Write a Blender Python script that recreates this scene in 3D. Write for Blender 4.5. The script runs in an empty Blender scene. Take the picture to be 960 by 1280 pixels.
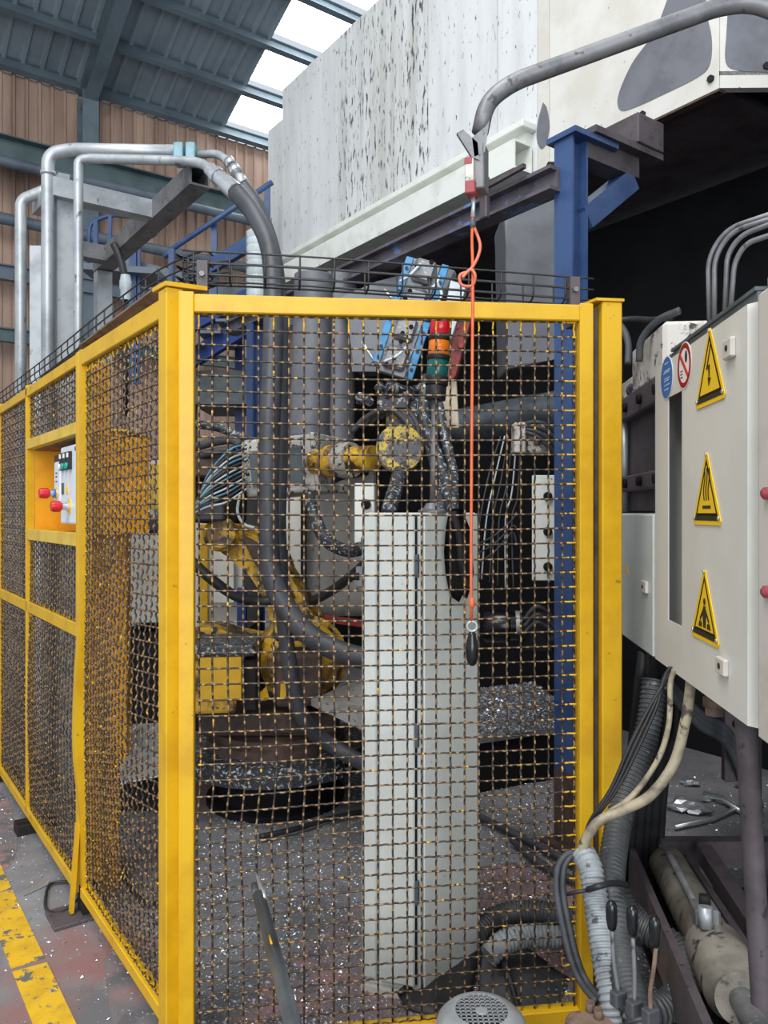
import bpy, bmesh, math, random
from mathutils import Vector, Matrix
random.seed(7)
# ------------------------------------------------------------------ camera, world, light, exposure
SC = bpy.context.scene
COL = SC.collection
F = 960.0                       # focal length in pixels of the 960 x 1280 frame
CAMZ = 1.5
cd = bpy.data.cameras.new('camera'); cam = bpy.data.objects.new('camera', cd); COL.objects.link(cam)
cam.location = (0, 0, CAMZ); cam.rotation_euler = (math.pi/2, 0, 0)
cd.sensor_fit = 'HORIZONTAL'; cd.sensor_width = 36.0; cd.lens = 36.0*F/960.0; cd.clip_start = .02; cd.clip_end = 200
SC.camera = cam
world = bpy.data.worlds.new('world'); SC.world = world; world.use_nodes = True
wb = world.node_tree.nodes['Background']; wb.inputs[0].default_value = (.80, .90, 1.0, 1); wb.inputs[1].default_value = .80
def area(name, loc, target, sx, sy, power, col=(1, .98, .95)):
    l = bpy.data.lights.new(name, 'AREA'); l.shape = 'RECTANGLE'; l.size = sx; l.size_y = sy; l.energy = power; l.color = col
    o = bpy.data.objects.new(name, l); COL.objects.link(o); o.location = loc
    o.rotation_euler = (Vector(target)-Vector(loc)).to_track_quat('-Z', 'Y').to_euler()
    return o
# added fill lamps, out of view: one overhead, one behind the camera
area('overhead_fill', (-2.2, -1.5, 8.5), (-.6, 2.2, 1.0), 2.2, 9.0, 760)
area('rear_fill', (.6, -7.5, 3.0), (.3, 3.0, 1.6), 6.0, 5.0, 640, (.93, .97, 1.0))
SC.view_settings.view_transform = 'Standard'; SC.view_settings.look = 'None'
SC.view_settings.gamma = 1.0; SC.view_settings.use_curve_mapping = False
SC.view_settings.exposure = 0.0

# ------------------------------------------------------------------ helpers
def V(*a): return Vector(a)
def p(x, y, d):                                   # a point d metres in front of the lens that the photograph shows at pixel x, y
    return Vector(((x-480)/F*d, d, CAMZ-(y-640)/F*d))
def lin(c):
    c = c/255.0
    return c/12.92 if c <= .04045 else ((c+.055)/1.055)**2.4
def rgb(r, g, b): return (lin(r), lin(g), lin(b), 1)
A = Vector((-.584, .812, 0)); B = Vector((.812, .584, 0)); Z = Vector((0, 0, 1))     # building axes
M = {}
def mat(name, c1, c2=None, rough=.55, metal=0.0, scale=6.0, lo=.45, hi=.65, stretch=(1, 1, 1), bump=0.0,
        c3=None, s3=40.0, lo3=.62, hi3=.68, st3=(1, 1, 1), emis=None, spec=.5, detail=5, alpha=1.0):
    m = bpy.data.materials.new(name); m.use_nodes = True; nt = m.node_tree; N = nt.nodes; Lk = nt.links
    b = N['Principled BSDF']; b.inputs['Roughness'].default_value = rough; b.inputs['Metallic'].default_value = metal
    b.inputs['Specular IOR Level'].default_value = spec
    b.inputs['Base Color'].default_value = c1
    m.diffuse_color = c1
    if emis: b.inputs['Emission Color'].default_value = c1; b.inputs['Emission Strength'].default_value = emis
    if alpha < 1: b.inputs['Alpha'].default_value = alpha
    if c2 is not None:
        tc = N.new('ShaderNodeTexCoord')
        def layer(sc_, st, lo_, hi_, off):
            mp = N.new('ShaderNodeMapping'); mp.inputs['Scale'].default_value = st; mp.inputs['Location'].default_value = off
            Lk.new(tc.outputs['Object'], mp.inputs['Vector'])
            nz = N.new('ShaderNodeTexNoise'); nz.inputs['Scale'].default_value = sc_; nz.inputs['Detail'].default_value = detail
            nz.inputs['Roughness'].default_value = .62
            Lk.new(mp.outputs[0], nz.inputs['Vector'])
            mr = N.new('ShaderNodeMapRange'); mr.inputs[1].default_value = lo_; mr.inputs[2].default_value = hi_
            Lk.new(nz.outputs[0], mr.inputs[0]); return nz, mr
        nz, mr = layer(scale, stretch, lo, hi, (3.1, 1.7, .4))
        mx = N.new('ShaderNodeMix'); mx.data_type = 'RGBA'
        mx.inputs['A'].default_value = c1; mx.inputs['B'].default_value = c2
        Lk.new(mr.outputs[0], mx.inputs['Factor']); out = mx.outputs['Result']
        if c3 is not None:
            n3, m3 = layer(s3, st3, lo3, hi3, (9.3, 4.1, 7.7))
            mx3 = N.new('ShaderNodeMix'); mx3.data_type = 'RGBA'; mx3.inputs['B'].default_value = c3
            Lk.new(out, mx3.inputs['A']); Lk.new(m3.outputs[0], mx3.inputs['Factor']); out = mx3.outputs['Result']
        Lk.new(out, b.inputs['Base Color'])
        if bump:
            bp = N.new('ShaderNodeBump'); bp.inputs['Strength'].default_value = bump; bp.inputs['Distance'].default_value = .01
            Lk.new(nz.outputs[0], bp.inputs['Height']); Lk.new(bp.outputs[0], b.inputs['Normal'])
    M[name] = m; return m
mat('yellow', rgb(212, 166, 14), rgb(196, 148, 10), .42, scale=5, c3=rgb(150, 105, 25), s3=26, lo3=.66, hi3=.72)
mat('yellow_light', rgb(214, 180, 70), rgb(196, 158, 44), .5, scale=7)
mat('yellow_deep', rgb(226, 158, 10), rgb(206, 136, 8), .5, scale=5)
mat('yellow_robot', rgb(205, 160, 40), rgb(110, 78, 40), .5, scale=9, lo=.46, hi=.58, c3=rgb(45, 40, 38), s3=13, lo3=.54, hi3=.60)
mat('yellow_speck', rgb(206, 176, 70), rgb(95, 95, 98), .55, scale=14, lo=.42, hi=.5, c3=rgb(40, 40, 42), s3=60, lo3=.54, hi3=.6)
mat('wire', rgb(82, 70, 60), rgb(48, 40, 35), .5, .35, scale=60, lo=.4, hi=.6)
mat('wire_crest_lit', rgb(164, 128, 82), rgb(118, 92, 62), .5, .2, scale=70, lo=.4, hi=.6)  # tan put on the crimp crests in place of their highlights
mat('wire_yellow', rgb(226, 178, 30), rgb(170, 122, 24), .5, scale=60, lo=.45, hi=.7)
mat('rust_plate', rgb(120, 98, 84), rgb(84, 66, 56), .7, scale=18)
mat('concrete', rgb(140, 139, 141), rgb(104, 103, 106), .62, scale=2.2, lo=.38, hi=.62, bump=.15, c3=rgb(140, 104, 102), s3=.9, lo3=.56, hi3=.66)
mat('line_yellow', rgb(224, 178, 36), rgb(200, 156, 36), .6, scale=12, c3=rgb(104, 102, 100), s3=22, lo3=.55, hi3=.60)
mat('hood_white', rgb(212, 214, 215), rgb(194, 196, 194), .30, scale=1.6, stretch=(2.2, 2.2, .3), lo=.42, hi=.6,
    c3=rgb(92, 92, 96), s3=26, lo3=.615, hi3=.67, st3=(1.6, 1.6, .55), detail=9)
mat('hood_dirty', rgb(208, 210, 210), rgb(186, 186, 182), .34, scale=2.0, stretch=(3, 3, .2), lo=.42, hi=.6,
    c3=rgb(74, 74, 80), s3=19, lo3=.555, hi3=.62, st3=(2.2, 2.2, .45), detail=12)
mat('hood_cream', rgb(212, 210, 204), rgb(200, 196, 187), .4, scale=3, c3=rgb(110, 100, 90), s3=30, lo3=.68, hi3=.74)
mat('hood_patch', rgb(112, 113, 120), rgb(98, 99, 106), .5, scale=6, c3=rgb(80, 80, 86), s3=30, lo3=.68, hi3=.74)
mat('cream_trim', rgb(222, 224, 218), rgb(204, 206, 198), .45, scale=5, c3=rgb(70, 70, 72), s3=26, lo3=.67, hi3=.73)
mat('cabinet_cream', rgb(214, 212, 204), rgb(206, 204, 196), .42, scale=3, c3=rgb(150, 140, 128), s3=34, lo3=.72, hi3=.78)
mat('cabinet_aged', rgb(204, 198, 190), rgb(180, 170, 160), .5, scale=5, lo=.5, hi=.75, c3=rgb(120, 90, 80), s3=20, lo3=.7, hi3=.78)
mat('cabinet_grey', rgb(208, 212, 208), rgb(196, 199, 194), .4, scale=3, c3=rgb(110, 108, 104), s3=36, lo3=.70, hi3=.76)
mat('control_grey', rgb(214, 220, 228), rgb(206, 212, 220), .4, scale=8)
mat('blue_steel', rgb(56, 80, 122), rgb(44, 66, 108), .34, scale=5, c3=rgb(120, 140, 170), s3=40, lo3=.72, hi3=.78)
mat('blue_deep', rgb(34, 62, 128), rgb(28, 52, 108), .45, scale=5)
mat('blue_rail', rgb(54, 80, 122), rgb(44, 66, 104), .5, scale=5)
mat('blue_chip', rgb(60, 140, 190), rgb(40, 104, 156), .45, scale=22, c3=rgb(120, 124, 124), s3=30, lo3=.58, hi3=.64)
mat('brown_steel', rgb(84, 76, 80), rgb(62, 55, 58), .6, scale=7, c3=rgb(44, 40, 42), s3=30, lo3=.6, hi3=.68)
mat('beam_mauve', rgb(92, 86, 94), rgb(70, 64, 70), .5, scale=9, c3=rgb(90, 120, 165), s3=7, lo3=.60, hi3=.64)
mat('rust_dark', rgb(80, 62, 54), rgb(50, 42, 40), .7, scale=12)
mat('black_and_shade', rgb(20, 20, 23), rgb(11, 11, 13), .8, scale=3, spec=.25)  # near-black of dark parts; also paints in the shade under the hood
mat('soot_brown', rgb(40, 36, 36), rgb(24, 22, 23), .75, scale=6, spec=.3)
mat('rubber', rgb(40, 40, 43), rgb(27, 27, 29), .5, scale=10)
mat('rubber_dusty', rgb(70, 72, 76), rgb(48, 50, 54), .6, scale=12)
mat('rubber_speck', rgb(52, 55, 60), rgb(34, 36, 40), .45, scale=8, c3=rgb(176, 182, 188), s3=55, lo3=.56, hi3=.62)
mat('hose_grey', rgb(150, 156, 160), rgb(112, 117, 121), .5, scale=9, c3=rgb(60, 62, 64), s3=24, lo3=.6, hi3=.68)
mat('hose_dark', rgb(74, 76, 78), rgb(52, 54, 56), .5, scale=9, c3=rgb(130, 132, 134), s3=20, lo3=.64, hi3=.7)
mat('cable_beige', rgb(164, 152, 128), rgb(104, 96, 82), .5, scale=14, c3=rgb(70, 66, 58), s3=20, lo3=.56, hi3=.62)
mat('galv', rgb(178, 182, 185), rgb(150, 154, 158), .42, .45, scale=6, c3=rgb(96, 98, 102), s3=22, lo3=.63, hi3=.7, st3=(1, 1, .5))
mat('galv_dark', rgb(128, 128, 130), rgb(100, 100, 103), .5, .35, scale=8, c3=rgb(74, 72, 72), s3=24, lo3=.6, hi3=.68)
mat('steel_bright', rgb(205, 207, 210), rgb(176, 178, 182), .3, .7, scale=10)
mat('steel_plate', rgb(128, 128, 130), rgb(96, 96, 100), .42, .4, scale=8, c3=rgb(170, 172, 176), s3=70, lo3=.6, hi3=.66)
mat('duct_grey', rgb(112, 114, 120), rgb(92, 94, 100), .5, .1, scale=3, c3=rgb(150, 152, 156), s3=60, lo3=.66, hi3=.7)
mat('duct_steel', rgb(104, 112, 120), rgb(70, 76, 82), .35, .5, scale=4)
mat('chip', rgb(215, 218, 224), rgb(150, 153, 158), .3, .6, scale=30)
mat('white_panel', rgb(206, 204, 200), rgb(184, 181, 176), .55, scale=3, c3=rgb(120, 114, 108), s3=12, lo3=.62, hi3=.72)
mat('dirty_white', rgb(206, 200, 192), rgb(150, 138, 126), .55, scale=6, lo=.5, hi=.66, c3=rgb(60, 54, 52), s3=22, lo3=.56, hi3=.62)
mat('speckled_white', rgb(188, 184, 178), rgb(150, 146, 140), .55, scale=8, c3=rgb(34, 33, 33), s3=38, lo3=.55, hi3=.6)
mat('slate', rgb(86, 94, 98), rgb(66, 74, 78), .6, scale=9)
mat('board', rgb(196, 182, 162), rgb(150, 132, 112), .7, scale=8)
mat('orange', rgb(216, 100, 56), rgb(196, 84, 44), .5, scale=20)
mat('orange_tape', rgb(214, 118, 88), rgb(190, 92, 66), .5, scale=30)
mat('red', rgb(196, 30, 40), rgb(176, 22, 32), .35, scale=10)
mat('red_bracket', rgb(150, 48, 40), rgb(96, 36, 34), .55, scale=12)
mat('red_faded', rgb(150, 62, 70), rgb(120, 50, 58), .55, scale=12)
mat('lens_red', rgb(206, 14, 40), rough=.2); mat('lens_orange', rgb(240, 122, 16), rough=.2); mat('lens_green', rgb(12, 96, 92), rough=.2)
mat('teal', rgb(20, 150, 140), rough=.35); mat('black', rgb(24, 24, 26), rough=.5); mat('black_gloss', rgb(20, 21, 24), rough=.22)
mat('print_black', rgb(34, 28, 20), rough=.6); mat('sign_yellow', rgb(240, 196, 30), rough=.4); mat('sign_blue', rgb(62, 108, 178), rough=.4)
mat('sign_white', rgb(232, 232, 232), rough=.4); mat('sign_red', rgb(204, 36, 40), rough=.4); mat('print_light', rgb(190, 205, 226), rough=.5)
mat('slot_grey', rgb(92, 90, 86), rgb(76, 74, 70), .6, scale=6)
mat('cladding', rgb(176, 148, 130), rgb(136, 110, 96), .55, scale=.9, stretch=(2, 2, .25), lo=.4, hi=.6, c3=rgb(206, 178, 158), s3=2.5, lo3=.58, hi3=.72, st3=(2, 2, .15))
mat('roof_sheet', rgb(136, 148, 156), rgb(122, 133, 142), .5, scale=1.5)
mat('roof_steel', rgb(98, 112, 120), rgb(84, 97, 104), .5, scale=2)
mat('beam_green', rgb(80, 98, 100), rgb(66, 82, 84), .5, scale=3)
mat('rail_grey', rgb(96, 106, 118), rgb(80, 90, 100), .5, scale=3)
mat('skylight', (.93, .97, 1.0, 1), emis=9.0)
mat('cyl_grime', rgb(150, 144, 134), rgb(112, 106, 98), .5, .25, scale=7, lo=.42, hi=.6, c3=rgb(66, 60, 56), s3=18, lo3=.56, hi3=.64)
mat('red_paint', rgb(150, 116, 114), rgb(112, 108, 110), .62, scale=4, lo=.42, hi=.6, c3=rgb(96, 95, 98), s3=11, lo3=.52, hi3=.6)
mat('clamp_teal', rgb(122, 160, 172), rgb(100, 138, 150), .45, scale=12)
mat('hose_slate', rgb(66, 68, 74), rgb(50, 52, 57), .5, scale=8)
mat('plate_pale', rgb(160, 158, 154), rgb(128, 126, 122), .6, scale=7, c3=rgb(90, 88, 86), s3=26, lo3=.58, hi3=.66)
mat('pvc', rgb(196, 205, 208), rgb(172, 182, 186), .4, scale=8)
mat('wire_blue', rgb(90, 150, 180), rgb(60, 80, 90), .5, scale=20)

WL = {}                                           # world position of every object's origin
def _wl(o): return WL[o.name] if o is not None else Vector((0, 0, 0))
def props(o, label=None, cat=None, group=None, kind=None):
    if label: o['label'] = label
    if cat: o['category'] = cat
    if group: o['group'] = group
    if kind: o['kind'] = kind
    return o
def thing(name, loc, label, cat, group=None, kind=None):
    o = bpy.data.objects.new(name, None); COL.objects.link(o); o.location = loc; o.empty_display_size = .1
    WL[o.name] = Vector(loc); return props(o, label, cat, group, kind)
def mk(name, bm, m, parent=None, label=None, cat=None, group=None, kind=None, smooth=False, bev=0.0, bseg=1, base=False):
    if bev:
        bmesh.ops.bevel(bm, geom=list(bm.edges), offset=bev, segments=bseg, affect='EDGES', profile=.5)
    bmesh.ops.recalc_face_normals(bm, faces=bm.faces)
    lo = Vector((1e9,)*3); hi = -lo
    for v in bm.verts:
        for i in range(3): lo[i] = min(lo[i], v.co[i]); hi[i] = max(hi[i], v.co[i])
    c = (lo+hi)/2
    if base: c.z = lo.z
    bmesh.ops.translate(bm, verts=bm.verts, vec=-c)
    me = bpy.data.meshes.new(name); bm.to_mesh(me); bm.free()
    for mm in (m if isinstance(m, (list, tuple)) else [m]): me.materials.append(M[mm])
    if smooth:
        for q in me.polygons: q.use_smooth = True
        if smooth != 'all': me.set_sharp_from_angle(angle=math.radians(38))
    o = bpy.data.objects.new(name, me); COL.objects.link(o)
    o.parent = parent; o.location = c-_wl(parent); WL[o.name] = c
    return props(o, label, cat, group, kind)
def dup(o, off, parent='same', label=None):       # a copy that shares its mesh, moved by off
    c = o.copy(); COL.objects.link(c); par = o.parent if parent == 'same' else parent
    c.parent = par; w = WL[o.name]+Vector(off); c.location = w-_wl(par); WL[c.name] = w
    if label: c['label'] = label
    return c
def nb(): return bmesh.new()
def obox(bm, c, hx, hy, hz, mi=0):                # centre and three half-edge vectors
    c = Vector(c); hx = Vector(hx); hy = Vector(hy); hz = Vector(hz)
    vs = [bm.verts.new(c+sx*hx+sy*hy+sz*hz) for sx, sy, sz in
          ((-1,-1,-1),(1,-1,-1),(1,1,-1),(-1,1,-1),(-1,-1,1),(1,-1,1),(1,1,1),(-1,1,1))]
    for f in ((0,3,2,1),(4,5,6,7),(0,1,5,4),(1,2,6,5),(2,3,7,6),(3,0,4,7)):
        bm.faces.new([vs[i] for i in f]).material_index = mi
    return bm
def cbox(o, ex, ey, ez, bm=None):                 # corner and three full edges
    o = Vector(o); ex = Vector(ex); ey = Vector(ey); ez = Vector(ez)
    return obox(bm or nb(), o+(ex+ey+ez)/2, ex/2, ey/2, ez/2)
def bar(a, b, w, h, up=Z, bm=None):               # rectangular bar between two points: w across, h along up
    a = Vector(a); b = Vector(b); d = b-a; s = d.cross(Vector(up)).normalized(); u = s.cross(d).normalized()
    return obox(bm or nb(), (a+b)/2, d/2, s*w/2, u*h/2)
def spl(pts, n=8):                                # Catmull-Rom through the points
    P = [Vector(q) for q in pts]; P = [2*P[0]-P[1]]+P+[2*P[-1]-P[-2]]; out = []
    for i in range(1, len(P)-2):
        a, b, c, d = P[i-1:i+3]
        for k in range(n):
            t = k/n
            out.append(.5*((2*b)+(c-a)*t+(2*a-5*b+4*c-d)*t*t+(3*b-a-3*c+d)*t**3))
    out.append(P[-2]); return out
def arc(pts, r, n=6):                             # polyline with rounded corners
    P = [Vector(q) for q in pts]; out = [P[0]]
    for i in range(1, len(P)-1):
        a = (P[i-1]-P[i]); b = (P[i+1]-P[i]); ra = min(r, a.length*.49, b.length*.49)
        s = P[i]+a.normalized()*ra; e = P[i]+b.normalized()*ra
        for k in range(n+1):
            t = k/n; out.append((1-t)**2*s+2*t*(1-t)*P[i]+t*t*e)
    out.append(P[-1]); return out
def tube(pts, r, n=8, bm=None, mi=None, closed=False):
    bm = bm or nb(); P = [Vector(q) for q in pts]; m = len(P); rr = r if isinstance(r, (list, tuple)) else [r]*m
    T = []
    for i in range(m):
        a = P[i-1] if (i or closed) else P[0]; b = P[(i+1) % m] if (i < m-1 or closed) else P[-1]
        d = b-a; T.append(d.normalized() if d.length > 1e-9 else (T[-1] if T else Vector((0, 0, 1))))
    u = T[0].orthogonal().normalized(); rings = []
    for i in range(m):
        u = (u-T[i]*u.dot(T[i]))
        u = u.normalized() if u.length > 1e-6 else T[i].orthogonal().normalized()
        w = T[i].cross(u)
        rings.append([bm.verts.new(P[i]+(u*math.cos(2*math.pi*k/n)+w*math.sin(2*math.pi*k/n))*rr[i]) for k in range(n)])
    rng = range(m if closed else m-1)
    for i in rng:
        a, b = rings[i], rings[(i+1) % m]
        for k in range(n):
            f = bm.faces.new((a[k], a[(k+1) % n], b[(k+1) % n], b[k])); f.smooth = True
            if mi: f.material_index = mi(i)
    if not closed:
        bm.faces.new(rings[0][::-1]); bm.faces.new(rings[-1])
    return bm
def resample(pts, step):
    P = [Vector(q) for q in pts]; out = [P[0].copy()]; acc = 0.0
    for a, b in zip(P, P[1:]):
        L = (b-a).length
        if L < 1e-9: continue
        t = step-acc
        while t <= L: out.append(a+(b-a)*(t/L)); t += step
        acc = (acc+L) % step if True else 0
    return out
def corr(pts, r, pitch=.013, n=12, depth=.10, bm=None):     # corrugated hose
    c = resample(spl(pts, 24), pitch/4)
    pat = (1, 1, 1-depth, 1-depth)
    return tube(c, [r*pat[i % 4] for i in range(len(c))], n, bm)
def cyl(a, b, r, n=20, bm=None, r2=None): return tube([a, b], [r, r if r2 is None else r2], n, bm)
def lathe(o, axis, prof, n=24, bm=None):          # prof: (distance along axis, radius)
    o = Vector(o); ax = Vector(axis).normalized()
    bm = bm or nb(); u = ax.orthogonal().normalized(); w = ax.cross(u); rings = []
    for h, r in prof: rings.append([bm.verts.new(o+ax*h+(u*math.cos(2*math.pi*k/n)+w*math.sin(2*math.pi*k/n))*max(r, 1e-4)) for k in range(n)])
    for a, b in zip(rings, rings[1:]):
        for k in range(n): bm.faces.new((a[k], a[(k+1) % n], b[(k+1) % n], b[k]))
    bm.faces.new(rings[0][::-1]); bm.faces.new(rings[-1]); return bm
def prism(poly, ext, bm=None):                    # planar polygon pushed along ext
    bm = bm or nb(); ext = Vector(ext)
    a = [bm.verts.new(Vector(q)) for q in poly]; b = [bm.verts.new(Vector(q)+ext) for q in poly]
    bm.faces.new(a[::-1]); bm.faces.new(b)
    for i in range(len(a)): bm.faces.new((a[i], a[(i+1) % len(a)], b[(i+1) % len(a)], b[i]))
    return bm
def hbeam(a, b, w, h, tf, tw, flange, bm=None):   # H section: flange = direction normal to the two flanges
    bm = bm or nb(); a = Vector(a); b = Vector(b); d = b-a; u = Vector(flange); u = (u-d.normalized()*u.dot(d.normalized())).normalized()
    s = d.normalized().cross(u); c = (a+b)/2
    obox(bm, c+u*(h/2-tf/2), d/2, s*w/2, u*tf/2); obox(bm, c-u*(h/2-tf/2), d/2, s*w/2, u*tf/2); obox(bm, c, d/2, s*tw/2, u*(h/2-tf)); return bm
def bolt(c, axis, r=.012, h=.01, bm=None): return tube([Vector(c), Vector(c)+Vector(axis).normalized()*h], r, 6, bm)
def cable(name, pts, r, m, label, cat='cable', n=8, k=10, group=None, parent=None):
    return mk(name, tube(spl(pts, k), r, n), m, parent, label, cat, group, smooth='all')
# ------------------------------------------------------------------ floor, hall wall, roof
fl = mk('floor', cbox((-11, -4, -.1), (22, 0, 0), (0, 22, 0), (0, 0, .1)), 'concrete', kind='structure', label='grey workshop concrete floor with reddish worn paint')
# worn yellow walkway line, in painted stretches
l0 = Vector((-1.16, 2.52, 0)); seg = [(-2.2, -.62), (-.6, .02), (.05, .62), (.63, 1.9), (1.92, 4.4)]
for a, b in seg:
    w = .052; q = [l0+A*a-B*w, l0+A*b-B*w, l0+A*b+B*w, l0+A*a+B*w]
    q = [v+A*random.uniform(-.015, .015)+Z*.0005 for v in q]
    mk('painted_line', prism(q, Z*.002), 'line_yellow', fl)
def gfl(x, y, z=.0006):
    d = CAMZ*F/(y-640); return V((x-480)/F*d, d, z)
for q in ([(270, 1300), (330, 1225), (400, 1170), (470, 1120), (560, 1092), (650, 1078), (745, 1082), (770, 1150), (745, 1240), (730, 1310), (500, 1325)], [(-40, 1000), (0, 990), (14, 1010), (22, 1050), (10, 1085), (-40, 1100)], [(128, 1200), (150, 1190), (196, 1250), (214, 1300), (150, 1300)]):
    q = spl(q+[q[0]], 5)[:-1] if 0 else [gfl(*w) for w in q]
    mk('worn_paint', prism(spl(q+[q[0]], 5)[:-1], Z*.0006), 'red_paint', fl, label='worn reddish floor paint')
W0 = Vector((-4.66, 12.0, 0)); WH = 8.05
wall = mk('wall_back', cbox(W0+B*(-6.2)+A*.12, B*16, A*.12, Z*WH), 'cladding', kind='structure', label='back wall of the hall in brown ribbed cladding')
def sheet_profile(width, pitch, amp):
    q = []; x = 0
    while x < width-1e-6:
        for f_, d in ((0, 0), (.62, 0), (.72, 1), (.9, 1)): q.append((x+f_*pitch, d*amp))
        x += pitch
    q.append((width, 0)); return q
def ribbed(o, u, out, length, width=1.08, pitch=.18, amp=.035):
    bm = nb(); pr = sheet_profile(width, pitch, amp)
    a = [bm.verts.new(o+u*x+out*d) for x, d in pr]; b = [bm.verts.new(o+u*x+out*d+length) for x, d in pr]
    for i in range(len(pr)-1): bm.faces.new((a[i], a[i+1], b[i+1], b[i]))
    return bm
s0 = -6.2
first = mk('cladding_sheet', ribbed(W0+B*s0+A*.1, B, -A, Z*WH), 'cladding', wall)
for i in range(1, 15): dup(first, B*1.08*i)
SL = .38
def roof(s, r, dz=0.0): return W0+B*s-A*r+Z*(WH+SL*r+dz)
RN = (Z*1.0+A*SL).normalized(); RD = (-A+Z*SL)
roofo = mk('ceiling', cbox(roof(-6.2, -.3, .22), B*8.5, RD*11, RN*.06), 'roof_sheet', kind='structure', label='sloping blue-grey ribbed sheet roof of the hall')
mk('roof_deck', cbox(roof(3.62, -.3, .22), B*5.4, RD*11, RN*.06), 'roof_sheet', roofo)
f1 = mk('roof_sheet', ribbed(roof(-6.2, -.2, .21), B, -RN, RD*10.8, 1.07, .2675, .04), 'roof_sheet', roofo)
for i in range(1, 8): dup(f1, B*1.07*i)
RB = .86
for i in range(10):                                # skylight bays between the purlins
    r0 = -.2 if i == 0 else RB*(i-.1)
    mk('skylight_panel', cbox(roof(2.36, RB*i+.08, .20), B*1.22, RD*(RB-.16), RN*.02), 'skylight', roofo, label='bright translucent roof light')
for i in range(11):
    mk('purlin', hbeam(roof(-6.2, RB*i, .08), roof(9, RB*i, .08), .09, .2, .012, .012, RN), 'roof_steel', roofo)
mk('rafter', hbeam(roof(0, 0, -.17), roof(0, 10, -.17), .2, .32, .02, .016, RN), 'roof_steel', roofo)
hc = mk('hall_column', hbeam(W0-A*.12, W0-A*.12+Z*(WH-.1), .24, .34, .02, .016, A), 'roof_steel', None,
        'tall grey-green steel column against the ribbed wall', 'column', kind='structure')
# girts and pipes along the hall wall
def girt(name, z, h, w, m, s_a, s_b, label, cat, off=.22, kind_='beam'):
    a = W0-A*off+B*s_a+Z*z; b = W0-A*off+B*s_b+Z*z
    if kind_ == 'beam': bm = hbeam(a, b, w, h, .02, .02, Z)
    else: bm = cyl(a, b, h/2, 12)
    return mk(name, bm, m, None, label, cat, smooth=kind_ != 'beam')
girt('wall_girder', 6.66, .34, .3, 'beam_green', -5, 8, 'dark green steel girder high along the ribbed wall', 'girder', .42)
girt('wall_pipe', 6.42, .15, .15, 'rail_grey', -5, 8, 'grey pipe right under the dark green wall girder', 'pipe', .6, 'pipe')
girt('wall_pipe', 5.72, .17, .17, 'rail_grey', -5, 8, 'grey pipe on the ribbed wall at middle height', 'pipe', .3, 'pipe')
girt('wall_girder', 4.95, .22, .12, 'rail_grey', -5, 8, 'grey rail on the ribbed wall below the middle pipe', 'rail', .3)
girt('wall_girder', 4.05, .2, .12, 'beam_green', -5, 8, 'lowest dark rail on the ribbed wall left of the pipe frame', 'rail', .3)

# ------------------------------------------------------------------ extraction hood of the casting machine
K = 1.3
C0 = Vector((.755, 3.45, 0))*K                    # reference point of the hood face (px 690)
HB, HT = 3.51, 5.42
hood = thing('machine_hood', C0+A*1.2+Z*HB, 'huge streaked white panelled hood over the dark casting machine', 'hood')
def hp(t, z, b=0.0): return C0+A*t+B*b+Z*z
cuts = [(3.30, 2.333, 'hood_white'), (2.325, 1.153, 'hood_dirty'), (1.147, .455, 'hood_white'), (.449, .116, 'hood_white'), (.112, .022, 'hood_cream'), (.018, -1.04, 'hood_cream')]
for a, b, m in cuts:
    mk('hood_panel', cbox(hp(b, HB if b < 0 else HB+.02), A*(a-b), B*.03, Z*(HT-HB)), m, hood)
mk('hood_core', cbox(hp(-1.03, HB+.02, .032), A*4.32, B*2.4, Z*(HT-HB-.05)), 'brown_steel', hood)
mk('hood_end_box', cbox(hp(3.302, HB-.1, .0), A*.29, B*1.8, Z*(5.17-HB+.1)), 'hood_white', hood)
cn = hp(-1.04, 0)
ch = Vector((1, -.015, 0))
for i, (u0, u1) in enumerate([(0.004, .62), (.63, 1.6)]):
    mk('hood_panel', cbox(cn+ch*u0+Z*HB, ch*(u1-u0), Vector((.02, .04, 0)), Z*(HT-HB)), 'hood_cream', hood)
mk('hood_ceiling', prism([cn+Z*(HB+.06), cn+ch*1.6+Z*(HB+.06), cn+ch*1.6+B*2.4+Z*(HB+.06), hp(3.4, HB+.06, 2.4), hp(3.4, HB+.06, .02)], Z*.02), 'black_and_shade', hood)  # underside blackened in place of shade
mk('hood_lip', cbox(hp(-1.04, HB-.012, .0), A*1.2, B*.05, Z*.012), 'rust_dark', hood)
for t_, z_ in ((-1.0, HB+.06), (-.62, HB+.05), (-.25, HB+.06)):
    mk('bolt_head', bolt(hp(t_, z_, -.001), -B, .018, .012), 'soot_brown', hood)
for u_ in (.22, .42): mk('bolt_head', bolt(cn+ch*u_+Z*(HB+.1), Vector((0, -1, 0)), .018, .012), 'soot_brown', hood)
# bare grey filler patches on the cream panels
def blob(pts, n, name='paint_patch'):
    return mk(name, prism(spl(pts+[pts[0]], 6)[:-1], Vector(n)*.002), 'hood_patch', hood, label='grey bare patch')
def onhood(x, y):
    r = (x-480)/F; s = (r*C0.y-C0.x)/(A.x-r*A.y); P_ = C0+A*s; return Vector((P_.x, P_.y, CAMZ-(y-640)/F*P_.y))-B*.0005
blob([onhood(*q) for q in ((838, -10), (818, 40), (790, 80), (773, 120), (776, 138), (795, 134), (830, 118), (870, 98), (887, 82), (890, 50), (884, 20), (878, -10))], -B)
def onch(x, y):
    r = (x-480)/F; u = (r*cn.y-cn.x)/(ch.x-r*ch.y); P_ = cn+ch*u; return Vector((P_.x, P_.y-.0008, CAMZ-(y-640)/F*P_.y))
blob([onch(*q) for q in ((912, -20), (908, 40), (907, 78), (922, 88), (950, 90), (985, 88), (1000, 40), (985, -20))], (0, -1, 0))
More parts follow.
